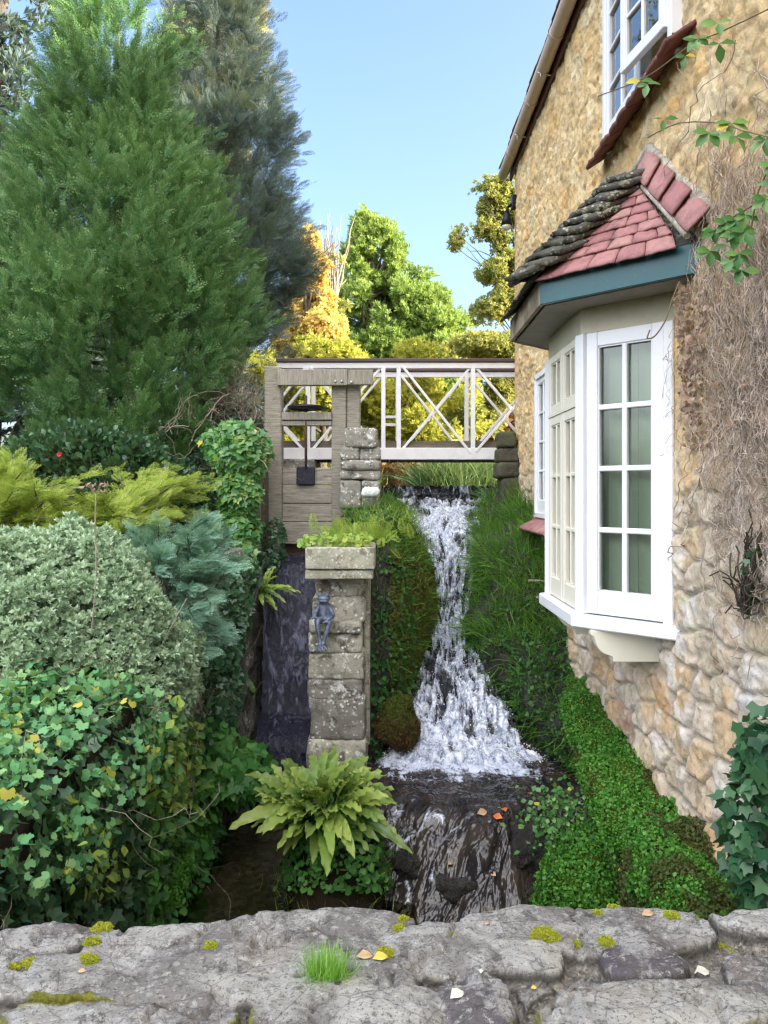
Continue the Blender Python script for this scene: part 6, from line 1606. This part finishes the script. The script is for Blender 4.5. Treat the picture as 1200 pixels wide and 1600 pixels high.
for px, py, sz, mat, lab, a in [(1004, 1433, .024, L_TAN, 'small orange-tan leaf lying on the large flat stone at right', .3), (556, 1496, .026, L_TAN, 'curled tan leaf lying beside the grass tuft on the wall top', .1), (580, 1503, .026, L_YEL, 'yellow blade-like leaf just right of the grass tuft', .3),
                                (1085, 1524, .028, L_PALE, 'pale cream leaf lying near the right end of the wall top', .2), (700, 1564, .028, L_PALE, 'thin pale slanting leaf beside the dark purple stone', .7), (750, 1526, .012, L_PALE, 'tiny white leaf scrap in the mortar below the grey middle stone', 1.4),
                                (758, 1448, .013, L_TAN, 'small tan leaf scrap by the notch in the far edge of the wall top', 1.), (830, 1549, .010, L_YEL, 'tiny yellow leaf scrap in the mortar at lower middle', .2), (122, 1524, .013, L_TAN, 'small tan leaf scrap on the mortar at far left', .2)]:
    leaf_on(on_para(px, py) + A(0, 0, .004), sz, mat, lab, a)
for px, py, Y, sz, mat, lab, a in [(785, 1282, 5.12, .07, L_ORANGE, 'bright orange leaf caught on the wet ledge in midstream', 2.6), (790, 1272, 5.28, .07, L_ORANGE, 'upper orange leaf stuck on the stream ledge', 1.7), (745, 1275, 5.25, .08, L_TAN, 'brown leaf bunched on the lip of the stream ledge', .4),
                                (700, 1355, 5.0, .045, L_TAN, 'small tan leaf in the dark spill at lower left of the ledge', .9), (775, 1372, 4.95, .05, L_TAN, 'tan leaf low in the spill at centre', 2.2), (515, 1400, 4.7, .06, L_YEL, 'yellow leaf on the litter beneath the fern mound', .2), (545, 1402, 4.7, .08, L_ORANGE, 'red-brown leaf on the litter beneath the fern mound', 2.9), (965, 1360, 4.0, .03, L_YEL, 'pale yellow leaf speck on the green plinth carpet', .3)]:
    p0 = P(px, py, Y)
    if 600 < px < 900:
        j = np.argmin(((SG[..., 0] * 1200 / SG[..., 1] + 600 - px) ** 2 + (768 - SG[..., 2] * 1200 / SG[..., 1] - py) ** 2)); p0 = SG.reshape(-1, 3)[j] + A(0, -.01, .02)
    leaf_on(p0, sz, mat, lab, a, (0, -.7, .7))
def cushion(px, py, r, label, hr=.42):
    r = r * .85
    c = on_para(px, py); root = None; m = int(5200 * (r / .022) ** 1.5); u = sphere_pts(m); u[:, 2] = np.abs(u[:, 2])
    p = c + u * A(r, r * .9, r * hr) * (1 + .6 * fbm(u * 2.2 + px, 4, 2, .6)[:, None]) - A(0, 0, r * .12)
    acc = Acc(); acc.inst(t_small, p, u + rv(m, .4), u + rv(m, .6), rng.uniform(.0012, .003, m)); o = acc.build('moss_cushion', foliage('cushion_moss', [(.16, .18, .015), (.38, .40, .03), (.55, .55, .06)], None, .25, .8, nscale=30, amp=.4) if not hasattr(cushion, 'm') else cushion.m)
    cushion.m = o.data.materials[0]; tag(o, label, 'moss')
for px, py, r, lab in [(157, 1441, .018, 'round bright yellow-green moss cushion on the left of the wall top'), (1147, 1448, .021, 'largest bright moss cushion near the right end of the wall top'), (848, 1462, .024, 'flat green moss cushion at the foot of the long right-hand stone'), (952, 1473, .018, 'moss cushion above the dark oval stone'),
                       (935, 1427, .011, 'small moss dot at the middle of the large right-hand stone'), (957, 1414, .013, 'flat moss pad on the far edge of the large right-hand stone'), (1047, 1431, .014, 'moss pad right of the centre of the large right-hand stone'), (630, 1436, .009, 'small moss dot in the joint left of the notch'), (624, 1450, .012, 'moss lump in the joint just below the small dot'),
                       (1128, 1484, .020, 'moss filling the upright joint below the largest cushion'), (1150, 1495, .010, 'little moss dot right of the upright joint'), (146, 1472, .014, 'moss clump in the upright joint below the round cushion'), (135, 1500, .018, 'moss in the joint at the foot of the left stone'), (50, 1503, .016, 'moss strip in the joint at far left'), (20, 1512, .014, 'moss at the extreme left edge of the wall top'),
                       (328, 1478, .012, 'small dark moss patch on the middle of the big purple-grey stone'), (600, 1488, .016, 'dark moss by the right edge of the big purple-grey stone'), (766, 1430, .011, 'brown-green moss dot by the notch in the far edge'), (705, 1462, .010, 'moss speck on the grey middle stone'), (900, 1475, .010, 'moss speck between the two right-hand cushions')]:
    cushion(px, py, r, lab)
gc = on_para(508, 1524); m = 520; q = gc + rv(m, 1) * A(.014, .010, .002); d = UP * rng.uniform(.15, .8, (m, 1)) + rv(m, .75) * A(1.5, .9, .2)
acc = Acc(); acc.inst(t_blade(.017, .75, 6), q, d, -d * A(1, 1, -1) + UP, rng.uniform(.022, .056, m)); tag(acc.build('grass_tuft', foliage('tuft_grass', [(.12, .33, .04), (.24, .50, .08), (.40, .58, .14)], None, .35, .5, nscale=20)), 'small bright green grass tuft growing from the wall top', 'grass')

# every kind that repeats shares one group
GR = {'moss_cushion': 'moss cushions on the wall top', 'fallen_leaf': 'fallen leaves', 'creeper_shoot': 'creeper shoots on the house front', 'pine_tree': 'golden trees behind the bridge',
      'reed_clump': 'reeds beyond the weir', 'hart_tongue_fern': 'strap-leaved ferns by the water', 'ivy_plant': 'ivy and leafy plants on walls and banks', 'dry_stalk': 'dry stalks',
      'window_blind': 'blinds in the bay window', 'golden_juniper': 'golden junipers on the left bank', 'evergreen_shrub': 'dark evergreen shrubs below the conifer', 'conifer': 'conifers on the left bank',
      'far_tree': 'trees behind the conifers', 'russet_bush': 'russet bushes beyond the bridge', 'pipe_stub': 'rods sticking out of the house wall', 'timber_post': 'posts beside the sluice frame'}
for o in scene.objects:
    b = o.name.split('.')[0]
    if o.parent is None and b in GR and 'label' in o: o['group'] = GR[b]
